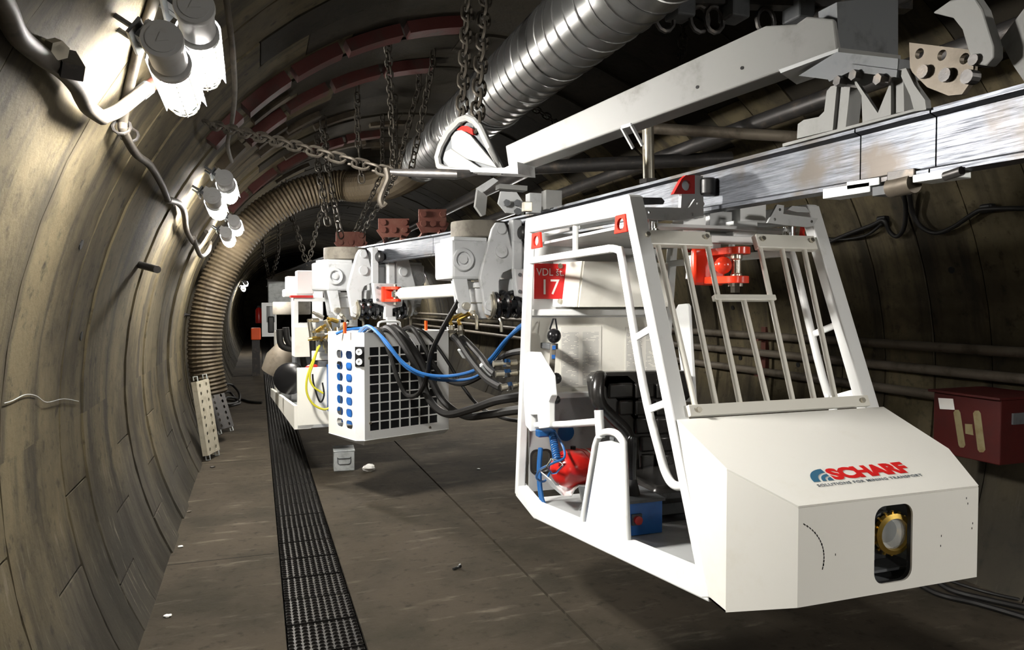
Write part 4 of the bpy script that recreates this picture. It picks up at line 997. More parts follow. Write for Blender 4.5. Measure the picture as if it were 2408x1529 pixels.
# ------------------------------------------------------------ engine car behind the radiator
EH = math.radians(3.7)
e0 = P(700, 1010, Z=.45)
ec_ = thing('engine_car', 'white engine car with open engine bay, yellow cables and drop side behind the radiator box', 'engine car', e0, EH)
EW, EL = .86, 2.6
def el(px, py, y=None, x=None):
    Mi = W[ec_.name]
    if y is not None: q = PL(px, py, Mi @ V((0, y, 0)), V((math.sin(EH), -math.cos(EH), 0)))
    else: q = PL(px, py, Mi @ V((x, 0, 0)), V((math.cos(EH), math.sin(EH), 0)))
    return Mi.inverted() @ q
def ebox(name, c, d, mat, bevel=.006, parent=None, label=None):
    mb = MB(); mb.box(c, d); return mb.build(name, M[mat], ec_, local=True, bevel=bevel, label=label)
fz = el(720, 865, y=0).z
# front panel and chamfered foot
fx1 = el(800, 950, y=0).x
fo = [(0.0, 0.0), (.12, -.0), (.16, .03), (EW, .03), (EW, fz), (.0, fz)]
mb = MB(); mb.plate([fo], (0, 0, 0), (1, 0, 0), (0, 0, 1), .03); mb.build('front_panel', M['cream'], ec_, local=True, bevel=.004)
mb = MB(); mb.poly3([(0, 0, 0), (0, EL, .0), (0, EL, .10), (0, 0, .22)], .03); mb.build('drop_side', M['cream'], ec_, local=True)
mb = MB(); mb.box((EW / 2, EL / 2, .02), (EW, EL, .03)); mb.build('tray_floor', M['grey'], ec_, local=True)
q0, q1 = el(640, 935, y=EL), el(657, 778, y=EL)
ebox('rear_pillar', ((q0.x + q1.x) / 2 + .06, EL - .05, (q0.z + q1.z) / 2), (max(.14, q1.x - q0.x), .3, q1.z - q0.z), 'cream')
# tread strips on the tray
for k in range(9): ebox('tread_strip', (.20, .35 + k * .16, .045), (.22, .05, .02), 'alu', 0)
# upper frame, battery case, cross beam
a, b = el(692, 770, y=.6), el(736, 700, y=.6)
ow, oh = b.x - a.x + .45, b.z - a.z
mb = MB(); mb.plate([[(a.x, a.z), (a.x + ow, a.z), (a.x + ow, b.z), (a.x, b.z)], [(a.x + .04, a.z + .04), (a.x + .04, b.z - .04), (a.x + ow - .04, b.z - .04), (a.x + ow - .04, a.z + .04)]], (0, .6, 0), (1, 0, 0), (0, 0, 1), .25); mb.build('box_frame', M['white'], ec_, local=True)
c_ = el(708, 698, y=.65); ebox('red_strip', (c_.x, .62, c_.z), (.22, .12, .025), 'red', label='red strip on the frame')
a, b = el(692, 840, y=.5), el(742, 768, y=.5); ebox('valve_block', ((a.x + b.x) / 2, .6, (a.z + b.z) / 2), (b.x - a.x, .25, b.z - a.z), 'cream')
a, b = el(736, 848, y=.1), el(800, 825, y=.1); ebox('cross_beam', ((a.x + b.x) / 2, .15, (a.z + b.z) / 2), (b.x - a.x, .10, b.z - a.z), 'cream')
a, b = el(772, 968, y=-.08), el(800, 858, y=-.08); ebox('blue_case', ((a.x + b.x) / 2, .02, (a.z + b.z) / 2), (b.x - a.x, .2, b.z - a.z), 'blue', label='blue electrical case')
a, b = el(752, 905, y=.0), el(772, 850, y=.0); ebox('dark_cylinder_block', ((a.x + b.x) / 2, .08, (a.z + b.z) / 2), (b.x - a.x, .12, b.z - a.z), 'dgrey')
# engine
c_ = el(683, 890, y=1.0); mb = MB(); mb.lathe([(.15, -.04), (.17, -.03), (.17, .03), (.15, .04), (.06, .05)], c_, (-.25, -1, 0), 24); mb.build('pulley', M['plastic'], ec_, local=True, smooth=True)
c_ = el(668, 845, y=1.6); mb = MB(); mb.lathe([(.19, -.18), (.20, .0), (.13, .17), (.06, .26)], c_, (.35, -.2, .9), 22); mb.build('air_filter', M['pipe'], ec_, local=True, smooth=True)
c_ = el(700, 840, y=1.5); ebox('engine_block', (c_.x + .18, 1.6, c_.z - .05), (.5, .9, .5), 'dgrey', .02)
c_ = el(655, 870, y=2.0); ebox('side_cover', (c_.x + .06, 2.0, c_.z), (.12, .5, .75), 'grey', .02)
a = el(660, 725, y=1.5); mb = MB(); mb.lathe([(.20, -.07), (.205, -.06), (.205, .06), (.2, .07)], (a.x + .12, 1.5, a.z), (0, 0, 1), 30); mb.build('drive_wheel', M['tyre'], ec_, local=True, smooth=True)
for (x, y, w_, h_, yy) in ((688, 672, .14, .20, 1.3), (716, 664, .17, .24, .9), (700, 690, .3, .08, 1.1)):
    c_ = el(x, y, y=yy); ebox('hanger_post', (c_.x, yy, c_.z), (w_, .16, h_), 'white', .012)
for wy in (8.0, 9.0):                             # runners that hang the car from the rail
    pr_, _h = at_y(wy); lo_ = W[ec_.name].inverted() @ V((pr_.x, wy, 1.0)); hi_ = W[ec_.name].inverted() @ V((pr_.x, wy, pr_.z + .004))
    mb = MB(); mb.bar(lo_, hi_, .12, .10, (0, 1, 0)); mb.build('rail_hanger', M['unit'], ec_, local=True, bevel=.008)
mb = MB()
for a, b, cc in (((657, 775), (662, 812), (690, 822)), ((672, 770), (676, 800), (690, 816)), ((712, 835), (716, 860), (728, 872))):
    mb.tube(cat_rom([el(*a, y=.9), el(*b, y=.9), el(*cc, y=.9)], 5), .035, 10)
mb.build('coolant_hose', M['hose'], ec_, local=True, smooth=True)
c_ = el(712, 822, y=.6); mb = MB(); mb.cyl(c_, c_ + V((0, -.06, 0)), .035); mb.cyl(c_ + V((0, -.06, 0)), c_ + V((0, -.08, 0)), .018); mb.build('gauge_fitting', M['zinc'], ec_, local=True, smooth=True)
a, b = el(727, 752, y=.3), el(735, 800, y=.3); mb = MB(); mb.tube([a, a.lerp(b, .5), b], [.022, .024, .03], 10); mb.build('strut', M['zinc'], ec_, local=True, smooth=True)
mb = MB(); mb.tube([b, el(738, 850, y=.3)], .035, 10); mb.build('strut_sleeve', M['hose'], ec_, local=True, smooth=True)
c_ = el(735, 865, y=.2); mb = MB(); mb.sphere(c_, .05, 12, 7, (1.4, 1, .7)); mb.build('red_cap', M['red'], ec_, local=True, smooth=True, label='red filler cap')
def cable_px(name, pts, Y, r, mat, label, cat, parent=None, group=None, n=6):
    q = [P(a[0], a[1], Y=(a[2] if len(a) > 2 else Y)) for a in pts]
    mb = MB(); mb.tube(cat_rom(q, n), r, 8)
    if parent: return mb.build(name, M[mat], parent, smooth=True, label=label)
    return mb.build(name, M[mat], None, smooth=True, label=label, cat=cat, group=group)
for i, pts in enumerate(([(752, 812), (735, 850), (722, 890), (722, 925), (738, 952), (765, 963), (785, 950)], [(748, 815), (738, 850), (728, 885), (738, 910), (760, 925)])):
    cable_px('earth_cable', pts, 6.85, .010, 'yellow', 'yellow and green earth cable', None, ec_)
cable_px('earth_cable', [(735, 880), (738, 905), (752, 945), (762, 930), (758, 900)], 6.85, .008, 'hose', 'dark cable loop', None, ec_)
# ------------------------------------------------------------ last car
rc = thing('rear_cab', 'small white rear cab of the train hanging beyond the engine car', 'monorail cab', P(630, 790, Y=12.0))
a, b = P(616, 792, Y=12.0), P(650, 712, Y=12.0)
mb = MB(); w_, h_ = b.x - a.x, b.z - a.z
mb.plate([[(0, 0), (w_, 0), (w_, h_), (0, h_)], [(w_ * .32, h_ * .42), (w_ * .32, h_ * .9), (w_ * .9, h_ * .9), (w_ * .9, h_ * .42)]], a, (1, 0, 0), (0, 0, 1), .04); mb.build('front_frame', M['white'], rc)
mb = MB(); mb.box((a.x + w_ * .5, 12.35, a.z + h_ * .5), (w_, .5, h_)); mb.build('body', M['grey'], rc, bevel=.02)
mb = MB(); mb.box((a.x + w_ * .62, 12.02, a.z + h_ * .35), (w_ * .45, .06, h_ * .5)); mb.build('seat', M['plastic'], rc, bevel=.02)
pr_, _h = at_y(12.3); x0_ = a.x + w_ * .45; z0_ = a.z + h_ - .04; z1_ = pr_.z + .004
mb = MB(); mb.box(((x0_ + pr_.x + .06) / 2, 12.3, (z0_ + z1_) / 2), (pr_.x + .06 - x0_, .22, z1_ - z0_)); mb.build('suspension_head', M['alu'], rc, bevel=.01)
# valve bank between engine car and radiator
vb = thing('valve_bank', 'brassy hydraulic valve bank packed with fittings between engine car and drive unit', 'valve bank', P(770, 800, Y=6.6))
for k in range(26):
    x, y = random.uniform(742, 800), random.uniform(745, 812); c_ = P(x, y, Y=6.75 + random.uniform(-.12, .12)); d = V((random.uniform(-1, 1), random.uniform(-1, .2), random.uniform(-1, 1))).normalized()
    mb = MB(); mb.cyl(c_, c_ + d * .07, .02, n=6); mb.cyl(c_ + d * .07, c_ + d * .11, .013, n=8); mb.build('fitting', M['zinc' if k % 3 else 'brass'], vb)
a, b = P(745, 828, Y=6.9), P(800, 755, Y=6.9); mb = MB(); mb.box(((a.x + b.x) / 2, 6.97, (a.z + b.z) / 2), (b.x - a.x, .1, b.z - a.z)); mb.build('manifold', M['dgrey'], vb)
# ------------------------------------------------------------ hydraulic hoses and their couplings
D1M = Matrix.Translation(p1_) @ Matrix.Rotation(h1_, 4, 'Z')
def RT(px): return W[rb.name] @ V((rl(px, 780).x, .17, zt_ - .012))          # a point in the radiator's top
hoses = [
 ('thick black hose arching from the drive unit elbow to the cab coupling', [(1064, 790, 4.75), (1080, 806, 4.7), (1110, 850, 4.5), (1146, 892, 4.2), (1179, 912, 3.96)], .024, 'hose', ()),
 ('thick black hose beside the arching one with a pale tag', [(1085, 793, 4.75), (1102, 808, 4.68), (1130, 838, 4.5), (1150, 866, 4.25), (1166, 880, 4.01)], .022, 'hose', ()),
 ('black hose leaving the radiator handle and drooping low under the drawbar', [(915, 772, 5.86), (948, 810, 5.62), (985, 875, 5.48), (1010, 940, 5.36), (1050, 974, 5.2), (1110, 962, 4.85), (1165, 943, 4.35), (1215, 934, 3.95), (1250, 930, 3.76), (1292, 928, 3.592)], .028, 'hose', (915,)),
 ('black hose sagging lowest in front of the grille', [(931, 771, 5.88), (970, 815, 5.74), (1012, 890, 5.62), (1044, 945, 5.5), (1092, 978, 5.25), (1150, 975, 4.7), (1205, 966, 4.1), (1250, 962, 3.78), (1298, 960, 3.592)], .028, 'hose', (931,)),
 ('black hose crossing the middle of the grille', [(966, 770, 5.90), (988, 798, 5.80), (1015, 850, 5.72), (1045, 890, 5.6), (1085, 903, 5.35), (1130, 885, 4.95), (1185, 838, 4.35), (1240, 824, 3.85), (1288, 820, 3.592)], .020, 'hose', (966,)),
 ('slim black hose looping down in front of the grille', [(890, 775, 5.78), (916, 830, 5.66), (935, 890, 5.60), (958, 930, 5.55), (985, 925, 5.40), (1004, 885, 5.22), (1020, 815, 5.0)], .018, 'hose', (890,)),
 ('thin black hose stretched behind the others toward the cab', [(980, 773, 5.95), (1012, 795, 5.92), (1052, 850, 5.85), (1090, 912, 5.65), (1130, 958, 5.35), (1180, 982, 4.8), (1225, 990, 4.15), (1255, 988, 3.8), (1300, 985, 3.60)], .014, 'hose', (980,)),
 ('blue hose draped across the front of the grille', [(866, 767, 5.78), (905, 800, 5.42), (945, 850, 5.28), (990, 878, 5.16), (1050, 885, 5.0), (1110, 874, 4.62), (1150, 848, 4.4), (1190, 800, 4.2), (1232, 765, 3.9), (1286, 742, 3.59)], .013, 'bluehose', (866,)),
 ('second blue hose just below the first', [(876, 771, 5.8), (915, 817, 5.48), (958, 866, 5.34), (1008, 889, 5.22), (1070, 895, 5.05), (1125, 884, 4.7), (1162, 842, 4.45), (1200, 790, 4.25), (1238, 757, 3.95), (1296, 732, 3.59)], .012, 'bluehose', (876,)),
 ('blue hose lying on top of the radiator box', [(790, 786, 6.1), (815, 776, 6.1), (850, 772, 6.1), (876, 770, 6.0)], .012, 'bluehose', ())]
import numpy as np
runs = []
for lb_, pts, r, mt, st_ in hoses:
    q = [P(a, b, Y=c) for a, b, c in pts]
    if st_: q = [RT(st_[0])] + q
    if 'looping' in lb_: q.append(D1M @ V((-.455, -.05, -.40)))
    runs.append(cat_rom(q, 7))
# the hoses lie against each other: slide overlapping stretches apart in depth until they only touch
pts_ = np.array([tuple(p) for q in runs for p in q]); hid = np.array([k for k, q in enumerate(runs) for _ in q]); rad = np.array([hoses[k][2] for k in hid])
cam_ = np.array(tuple(cam_pos)); first = np.cumsum([0] + [len(q) for q in runs])
lock = np.zeros(len(pts_), bool)
for k in range(len(runs)): lock[first[k]:first[k] + 4] = True; lock[first[k + 1] - 5:first[k + 1]] = True
seg_id = [i for i in range(len(pts_) - 1) if hid[i] == hid[i + 1]]
for it in range(140):
    d = pts_[:, None, :] - pts_[None, :, :]; dist = np.sqrt((d ** 2).sum(2)); need = rad[:, None] + rad[None, :] + .003
    bad = (dist < need) & (hid[:, None] != hid[None, :])
    if not bad.any(): break
    dep = np.sqrt(((pts_ - cam_) ** 2).sum(1)); ii, jj = np.where(bad)
    sgn = np.where(np.abs(dep[ii] - dep[jj]) > .004, np.sign(dep[ii] - dep[jj]), np.sign(ii - jj))
    push = np.zeros(len(pts_)); cnt = np.zeros(len(pts_)); np.add.at(push, ii, sgn * (need[ii, jj] - dist[ii, jj]) * .6); np.add.at(cnt, ii, 1)
    push = np.clip(push / np.maximum(cnt, 1), -.03, .03); sm = push.copy()
    for k in range(len(runs)):
        a, b = first[k], first[k + 1]; x = push[a:b]; y = x.copy(); y[1:-1] = .25 * x[:-2] + .5 * x[1:-1] + .25 * x[2:]; sm[a:b] = y
    sm[lock] = 0
    pts_ += (pts_ - cam_) / dep[:, None] * sm[:, None]
for k, (lb_, _p, r, mt, _s) in enumerate(hoses):
    mb = MB(); mb.tube([V(p) for p in pts_[first[k]:first[k + 1]]], r, 8); mb.build('hydraulic_hose', M[mt], None, smooth=True, label=lb_, cat='hose', group='hydraulic hoses')
fits = [(1062, 765, 1064, 792, 4.75), (1082, 765, 1085, 795, 4.75), (1160, 856, 1215, 853, 4.05), (1165, 880, 1215, 877, 4.0), (1178, 912, 1215, 906, 3.95)]
for k, (xa, ya, xb, yb, Y) in enumerate(fits):
    a, b = P(xa, ya, Y=Y), P(xb, yb, Y=Y); d = b - a
    t = thing('hose_coupling', ['zinc hose coupling under the drive unit elbow, beside the pale hose clip', 'zinc hose coupling under the drive unit elbow, nearer the coil spring', 'topmost zinc screw coupling where hoses enter the cab', 'middle zinc screw coupling where hoses enter the cab', 'lowest zinc screw coupling where hoses enter the cab'][k], 'hose coupling', a, group='hose couplings')
    mb = MB(); mb.cyl(a, a + d * .38, .020, n=14); mb.build('ferrule', M['zinc'], t, smooth=True); mb = MB(); mb.cyl(a + d * .68, b, .019, n=14); mb.build('ferrule', M['zinc'], t, smooth=True)
    mb = MB(); mb.cyl(a + d * .38, a + d * .68, .027, n=6); mb.build('nut', M['chrome'], t)
    if k < 2: e_ = [a, a + V((.005, .03, .04)), D1M @ V((-.345 + .05 * k, .05, -.475))]          # golden elbow up to the motor
    else: e_ = [b, b + d * .25, P(xb + 48, yb - 3, Y=3.575)]                                      # pipe on into the cab's rear wall
    mb = MB(); mb.tube(cat_rom(e_, 5), .013, 8); mb.build('pipe', M['brass' if k < 2 else 'zinc'], t, smooth=True)
for xa, ya, xb, yb in ((1085, 818, 1098, 838), (1128, 860, 1150, 885)):
    yc_ = 4.66 if xa < 1100 else 4.38; a, b = P(xa, ya, Y=yc_), P(xb, yb, Y=yc_); mb = MB(); mb.bar(a, b, .055, .055); mb.build('hose_clip', M['alu'], None, bevel=.004, label='pale plate clip around the black hoses' if xa < 1100 else 'larger pale clip plate near the screw couplings', cat='clip')

# ------------------------------------------------------------ air ducts
DX, DZ, DR = 1.50, 2.99, .20
dt = thing('spiral_duct', 'shiny galvanised spiral-seamed air duct running along the roof', 'air duct', (DX, 3.5, DZ - DR))
DY0, DY1 = .3, 6.9
mb = MB(); mb.tube([(DX, DY0 + (DY1 - DY0) * k / 40, DZ) for k in range(41)], DR, 40); mb.build('duct_pipe', M['galv'], dt, smooth=True)
turns = int((DY1 - DY0) / .115)
mb = MB(); n_ = 30
mb.tube([(DX + (DR + .001) * math.cos(2 * PI * k / n_), DY0 + (DY1 - DY0) * k / (turns * n_), DZ + (DR + .001) * math.sin(2 * PI * k / n_)) for k in range(turns * n_ + 1)], .0052, 5); mb.build('spiral_seam', M['galv'], dt, smooth=True)
for y in (2.3, 4.6):
    mb = MB(); mb.tube([(DX + (DR + .008) * math.cos(2 * PI * k / 28), y, DZ + (DR + .008) * math.sin(2 * PI * k / 28)) for k in range(28)], .009, 6, closed=True); mb.build('duct_band', M['galv'], dt, smooth=True)
def flex(name, pts, r, label, pitch=.045):
    q = cat_rom(pts, 40); out = [q[0]]; acc = 0; rs = []
    L_ = [0]
    for a, b in zip(q, q[1:]): L_.append(L_[-1] + (b - a).length)
    N_ = int(L_[-1] / (pitch / 2)); res = []; j = 0
    for k in range(N_ + 1):
        d = L_[-1] * k / N_
        while j < len(L_) - 2 and L_[j + 1] < d: j += 1
        t = (d - L_[j]) / max(1e-9, L_[j + 1] - L_[j]); res.append(q[j].lerp(q[j + 1], t)); rs.append(r + (.009 if k % 2 else -.006))
    mb = MB(); mb.tube(res, rs, 20); return mb.build(name, M['flexduct'], None, smooth=False, label=label, cat='air duct')
ys = 8.9
fp2 = [V((DX + .02, 6.9, DZ)), V((DX, 7.6, DZ)), V((1.42, 8.3, 3.0)), V((1.16, 8.75, 3.01))] + [ring(math.radians(a), ys, r_) for a, r_ in ((112, 2.08), (124, 2.18), (138, 2.25), (152, 2.26), (166, 2.27), (180, 2.27), (193, 2.27))]
flex('corrugated_duct', fp2, .18, 'brown corrugated flexible duct bending down the left wall to the floor')

# ------------------------------------------------------------ chains
def link_mesh(L_, w, d):
    mb = MB(); pts = []; h = (L_ - w) / 2; r = w / 2
    for k in range(7): a = PI * k / 6; pts.append((r * math.cos(a), 0, h + r * math.sin(a)))
    for k in range(7): a = PI + PI * k / 6; pts.append((r * math.cos(a), 0, -h + r * math.sin(a)))
    mb.tube(pts, d / 2, 6, closed=True); return mb
lk_me = {}; chain_tops = []
def inside(p, r=2.42):                          # pull a point along its sight line until it clears the lining
    p = V(p)
    for k in range(60):
        if math.hypot(p.x - TCX, p.z - TCZ) <= r: break
        p = cam_pos + (p - cam_pos) * .985
    return p
def chain(pts, label, size=.085, sag=0, group='lifting and stay chains', mat='chain', up=True):
    pts = [inside(p) for p in pts]
    q = cat_rom(pts, 8) if len(pts) > 2 else [V(pts[0]), V(pts[1])]
    if up:                                        # runs on straight up to its anchor in the roof
        e = q[-1].copy(); zt = TCZ + math.sqrt(max(0, (TR - .04) ** 2 - (e.x - TCX) ** 2))
        if zt > e.z + .01: q.append(V((e.x, e.y, zt)))
    if sag and len(pts) == 2: q = [q[0].lerp(q[1], k / 10) - V((0, 0, sag * 4 * (k / 10) * (1 - k / 10))) for k in range(11)]
    L_ = [0]
    for a, b in zip(q, q[1:]): L_.append(L_[-1] + (b - a).length)
    pitch = size * .70; N_ = max(2, int(L_[-1] / pitch))
    chain_tops.append((math.degrees(math.atan2(q[-1].z - TCZ, q[-1].x - TCX)), q[-1].y))
    t = thing('chain', label, 'chain', q[-1], group=group)
    key = size
    if key not in lk_me:
        o = link_mesh(size, size * .58, size * .17).build('chain_link', M[mat], t, local=True, smooth=True); lk_me[key] = o.data; first = o
    else: first = None
    j = 0
    for k in range(N_ + 1):
        d = L_[-1] * k / N_
        while j < len(L_) - 2 and L_[j + 1] < d: j += 1
        u = (d - L_[j]) / max(1e-9, L_[j + 1] - L_[j]); p = q[j].lerp(q[j + 1], u); ax = (q[j + 1] - q[j]).normalized()
        R = ax.to_track_quat('Z', 'X').to_matrix().to_4x4() @ Matrix.Rotation(PI / 2 * (k % 2) + .5, 4, 'Z')
        Mx = Matrix.Translation(p - V(q[-1])) @ R
        if first: first.matrix_local = Mx; first = None
        else: inst('chain_link', lk_me[key], None, t, Mx)
    return t
eye_c = PA(1100, 290)
chain([PA(1086, 272), P(1092, 150, Y=PA(1086, 272).y + .1), P(1103, -60, Y=PA(1086, 272).y + .25)], 'dark chain dropping from the roof to the eye plate on the stay arm', .088)
chain([PA(1122, 288), P(1130, 160, Y=PA(1122, 288).y + .15), P(1142, -20, Y=PA(1122, 288).y + .35)], 'heavier dark chain hanging in front of the spiral duct', .10)
wa = PW(492, 292, 2.47); chain([P(905, 402, Y=3.3), P(700, 345, Y=3.55), PW(492, 292, 2.42)], 'taut chain stretched from the left wall to the stay arm', .085, up=False)
chain([P(800, 549, Y=7.39), P(785, 470, Y=7.39), P(772, 390, Y=7.39), P(760, 300, Y=7.39)], 'pale worn chain holding the red hanger plate with five bolts', .105)
chain([P(852, 549, Y=7.39), P(893, 480, Y=7.1), P(930, 412, Y=6.72)], 'short slanting chain on the other side of the pale worn chain', .085)
chain([P(834, 548, Y=7.43), P(868, 475, Y=7.45), P(900, 405, Y=7.45)], 'dim slanting chain behind the red hanger plate', .08)
chain([P(720, 618, Y=9.9), P(695, 535, Y=9.7), P(668, 458, Y=9.5)], 'dark chain slanting up the left of the engine car', .10)
chain([P(726, 618, Y=9.75), P(747, 525, Y=9.65), P(770, 445, Y=9.5)], 'dark chain slanting the other way above the engine car', .09)
chain([P(770, 520, Y=7.6), P(760, 460, Y=7.62), P(747, 385, Y=7.64)], 'loose dark chain end dangling beside the pale worn chain', .10)
chain([P(965, 405, Y=5.6), P(990, 290, Y=5.6), P(1018, 145, Y=5.6)], 'black chain rising to the roof left of the spiral duct', .085)
chain([P(938, 390, Y=5.9), P(960, 300, Y=5.9), P(985, 205, Y=5.9)], 'black chain hanging slack beside the chain next to the duct', .08)
chain([P(925, 400, Y=5.5), P(922, 280, Y=5.5), P(912, 110, Y=5.5)], 'double black chain in the dark of the roof', .085)
chain([P(850, 420, Y=6.4), P(842, 330, Y=6.4), P(840, 230, Y=6.5)], 'faint black chain far up under the red roof arch', .085)
chain([P(632, 650, Y=11.5), P(626, 622, Y=11.7), P(618, 600, Y=11.9)], 'small far chain above the rear cab', .09)
chain([P(640, 650, Y=11.5), P(648, 620, Y=11.7), P(655, 592, Y=11.9)], 'second small far chain above the rear cab', .09)
chain([P(1602, 145, Y=3.8), P(1606, 90, Y=3.8), P(1612, 20, Y=3.9)], 'short black chain hanging above the stay arm', .085)
chain([P(1295, 345, Y=4.8), P(1305, 290, Y=4.9), P(1225, 240, Y=5.2)], 'dark chain in the shadows behind the stay arm', .08)
# ------------------------------------------------------------ eye plate at the end of the stay arm
ey = thing('eye_plate', 'white teardrop eye plate with a red disc at the low end of the stay arm', 'eye plate', PA(1120, 405))
def pap(name, pts, mat, off, th, bevel=0, label=None):
    mb = MB(); mb.poly3([PA(x, y) + AN * off for x, y in pts][::1], th); return mb.build(name, M[mat], ey, bevel=bevel, label=label)
tear = [(1186, 404), (1160, 352), (1136, 302), (1122, 286), (1105, 279), (1088, 285), (1062, 312), (1044, 345), (1036, 372), (1040, 392), (1054, 400)]
pap('back_plate', tear, 'dgrey', .0, .02, .004)
rim = [PA(x, y) + AN * .02 for x, y in tear]
mb = MB(); mb.tube(rim, .016, 8, closed=True); mb.build('rim', M['beam'], ey, smooth=True)
pap('leaf', [(1182, 398), (1090, 372), (1072, 350), (1070, 326), (1080, 312), (1096, 308), (1116, 320)][::-1], 'beam', .03, .02, .004)
pap('leaf', [(1145, 400), (1068, 396), (1054, 380), (1058, 360), (1072, 352)][::-1], 'beam', .035, .02, .004)
pap('red_disc', [(1084, 308), (1096, 299), (1108, 299), (1120, 306), (1122, 320), (1106, 312)][::-1], 'red', .028, .02, .0, 'red disc behind the leaf')
pap('foot_plate', [(1080, 398), (1200, 398), (1230, 384), (1232, 412), (1076, 405)][::-1], 'grey', .04, .12)
tb = thing('turnbuckle', 'black turnbuckle and hook joining the taut chain to the stay arm', 'turnbuckle', P(1000, 410, Y=3.2))
mb = MB(); mb.tube([P(905, 404, Y=3.3), P(990, 408, Y=3.2), P(1075, 410, Y=3.1), PA(1120, 406)], [.012, .022, .022, .012], 10); mb.build('body', M['steel'], tb, smooth=True)
mb = MB(); mb.tube(cat_rom([P(908, 395, Y=3.28), P(912, 420, Y=3.28), P(902, 445, Y=3.28), P(894, 470, Y=3.28), P(900, 485, Y=3.28), P(908, 478, Y=3.28)], 4), .014, 8); mb.build('hook', M['chain'], tb, smooth=True)
# ------------------------------------------------------------ red hanger plates on the curved rail
for (x0, y0, x1, y1, Y, nm) in ((790, 545, 860, 586, 7.40, 'red-brown five-bolt hanger plate held by the pale worn chain'), (890, 514, 962, 558, 6.50, 'dim red hanger plate on the curved rail between the two drive units'), (985, 492, 1050, 547, 5.95, 'dim red hanger plate with many bolt holes next to the drive wheel')):
    t = thing('rail_hanger_plate', nm, 'hanger', P((x0 + x1) / 2, y1, Y=Y), group='rail hanger plates')
    w_, h_ = x1 - x0, y1 - y0
    pxp('plate', [(x0, y0 + h_ * .7), (x0, y0), (x1, y0), (x1, y0 + h_ * .7), (x1 - w_ * .25, y1), (x0 + w_ * .25, y1)][::-1], M['rust'], t, .02, Y=Y)
    for fx, fy in ((.15, .22), (.85, .22), (.15, .62), (.5, .62), (.85, .62)): bolt(P(x0 + w_ * fx, y0 + h_ * fy, Y=Y), (0, -1, 0), t, .026, .02, 'rust', 12)
    for sx in (-1, 1):
        foot, _h = at_y(Y - sx * .13); foot = foot + V((0, 0, RH + .004)); a = P((x0 + x1) / 2 + sx * w_ * .5, y0 + h_ * .55, Y=Y + .01); b = P((x0 + x1) / 2 + sx * w_ * .30, y1, Y=Y + .01)
        mb = MB(); mb.bar(a, b, .05, .016, (0, 1, 0)); mb.bar(b, foot, .05, .016, (0, 1, 0)); mb.bar(foot, foot + V((0, -sx * .06, 0)), .05, .012); mb.build('strap', M['rust'], t)
# ------------------------------------------------------------ hanger hardware over the rail behind the cab
hh = thing('rail_stool', 'grey rail stool with hexagonal bolted plate and steel block behind the cab roof', 'hanger', P(1240, 500, Y=4.2))
pxp('bolted_plate', [(1190, 500), (1172, 478), (1178, 450), (1215, 452), (1232, 478), (1232, 505)][::-1], M['grey'], hh, .02, Y=4.2)
for x, y in ((1190, 478), (1216, 478), (1216, 498)): bolt(P(x, y, Y=4.18), (0, -1, 0), hh, .022, .02, 'dgrey', 6)
pxbox('block', 1284, 448, 1322, 492, M['beam'], hh, 4.1, .08); pxbox('block', 1246, 455, 1284, 500, M['grey'], hh, 4.25, .08); pxbox('nut', 1232, 475, 1252, 497, M['zinc'], hh, 4.05, .04)
pxp('timber_wedge', [(1118, 485), (1124, 440), (1146, 462), (1142, 505), (1134, 508)][::-1], M['beam'], hh, .04, Y=4.4)
pxp('cross_plate', [(1125, 440), (1160, 418), (1172, 425), (1140, 450)][::-1], M['grey'], hh, .06, Y=4.3)
mb = MB(); mb.bar(P(1170, 440, Y=4.3), P(1235, 445, Y=4.3), .08, .03); mb.build('cross_bar', M['beam'], hh)
hr = thing('hanger_rod', 'bright round steel hanger rod standing on the rail above the cab', 'rod', P(1526, 430, X=1.74))
a, b = P(1526, 432, X=1.74), P(1521, 335, X=1.74)
mb = MB(); mb.cyl(a, b + V((0, 0, .25)), .027, n=18); mb.build('rod', M['zinc'], hr, smooth=True)
mb = MB(); mb.cyl(a, a + V((0, 0, .02)), .045, n=6); mb.build('nut', M['steel'], hr)
# ------------------------------------------------------------ dark steelwork and pipes under the roof
def pipe(name, a, b, r, mat, label, cat='pipe', n=12):
    mb = MB(); mb.cyl(a, b, r, n=n); return mb.build(name, M[mat], None, smooth=True, label=label, cat=cat)
pipe('roof_pipe', (2.55, 1.0, 2.95), (2.55, 16, 2.95), .07, 'steel', 'dark pipe running under the roof right of the spiral duct')
pipe('roof_pipe', (2.95, 1.5, 2.75), (2.95, 16, 2.75), .05, 'steel', 'thinner dark pipe low on the right of the roof')
pipe('cross_pipe', P(1500, 300, Y=4.2), P(1880, 322, Y=3.6), .035, 'pipe', 'dim cross pipe behind the stay arm')
pipe('cross_pipe', P(1240, 395, Y=5.0), P(1720, 372, Y=4.5), .05, 'steel', 'dark cross pipe just above the rail')
tn = thing('roof_girder', 'dark double girder crossing under the roof above the stay arm', 'girder', (1.9, 3.0, 3.0))
for dz in (0, .16):
    mb = MB(); mb.bar((1.80, 3.03, 3.06 + dz), (2.98, 2.70, 3.06 + dz), .07, .05); mb.build('girder_flange', M['steel'], tn)
mb = MB(); mb.cyl((1.88, 3.008, 3.2), (1.88, 3.008, TCZ + math.sqrt(TR ** 2 - .18 ** 2) + .01), .018, n=10); mb.build('hanger_rod', M['steel'], tn, smooth=True)
mb = MB(); mb.bar((1.80, 3.03, 3.14), (2.98, 2.70, 3.14), .012, .16); mb.build('girder_web', M['steel'], tn)
for x in (1.9, 2.15, 2.455):
    mb = MB(); mb.box((x, 3.03 - (x - 1.8) * .28, 3.02), (.10, .12, .10)); mb.build('clamp', M['dgrey'], tn, bevel=.01)
mb = MB()
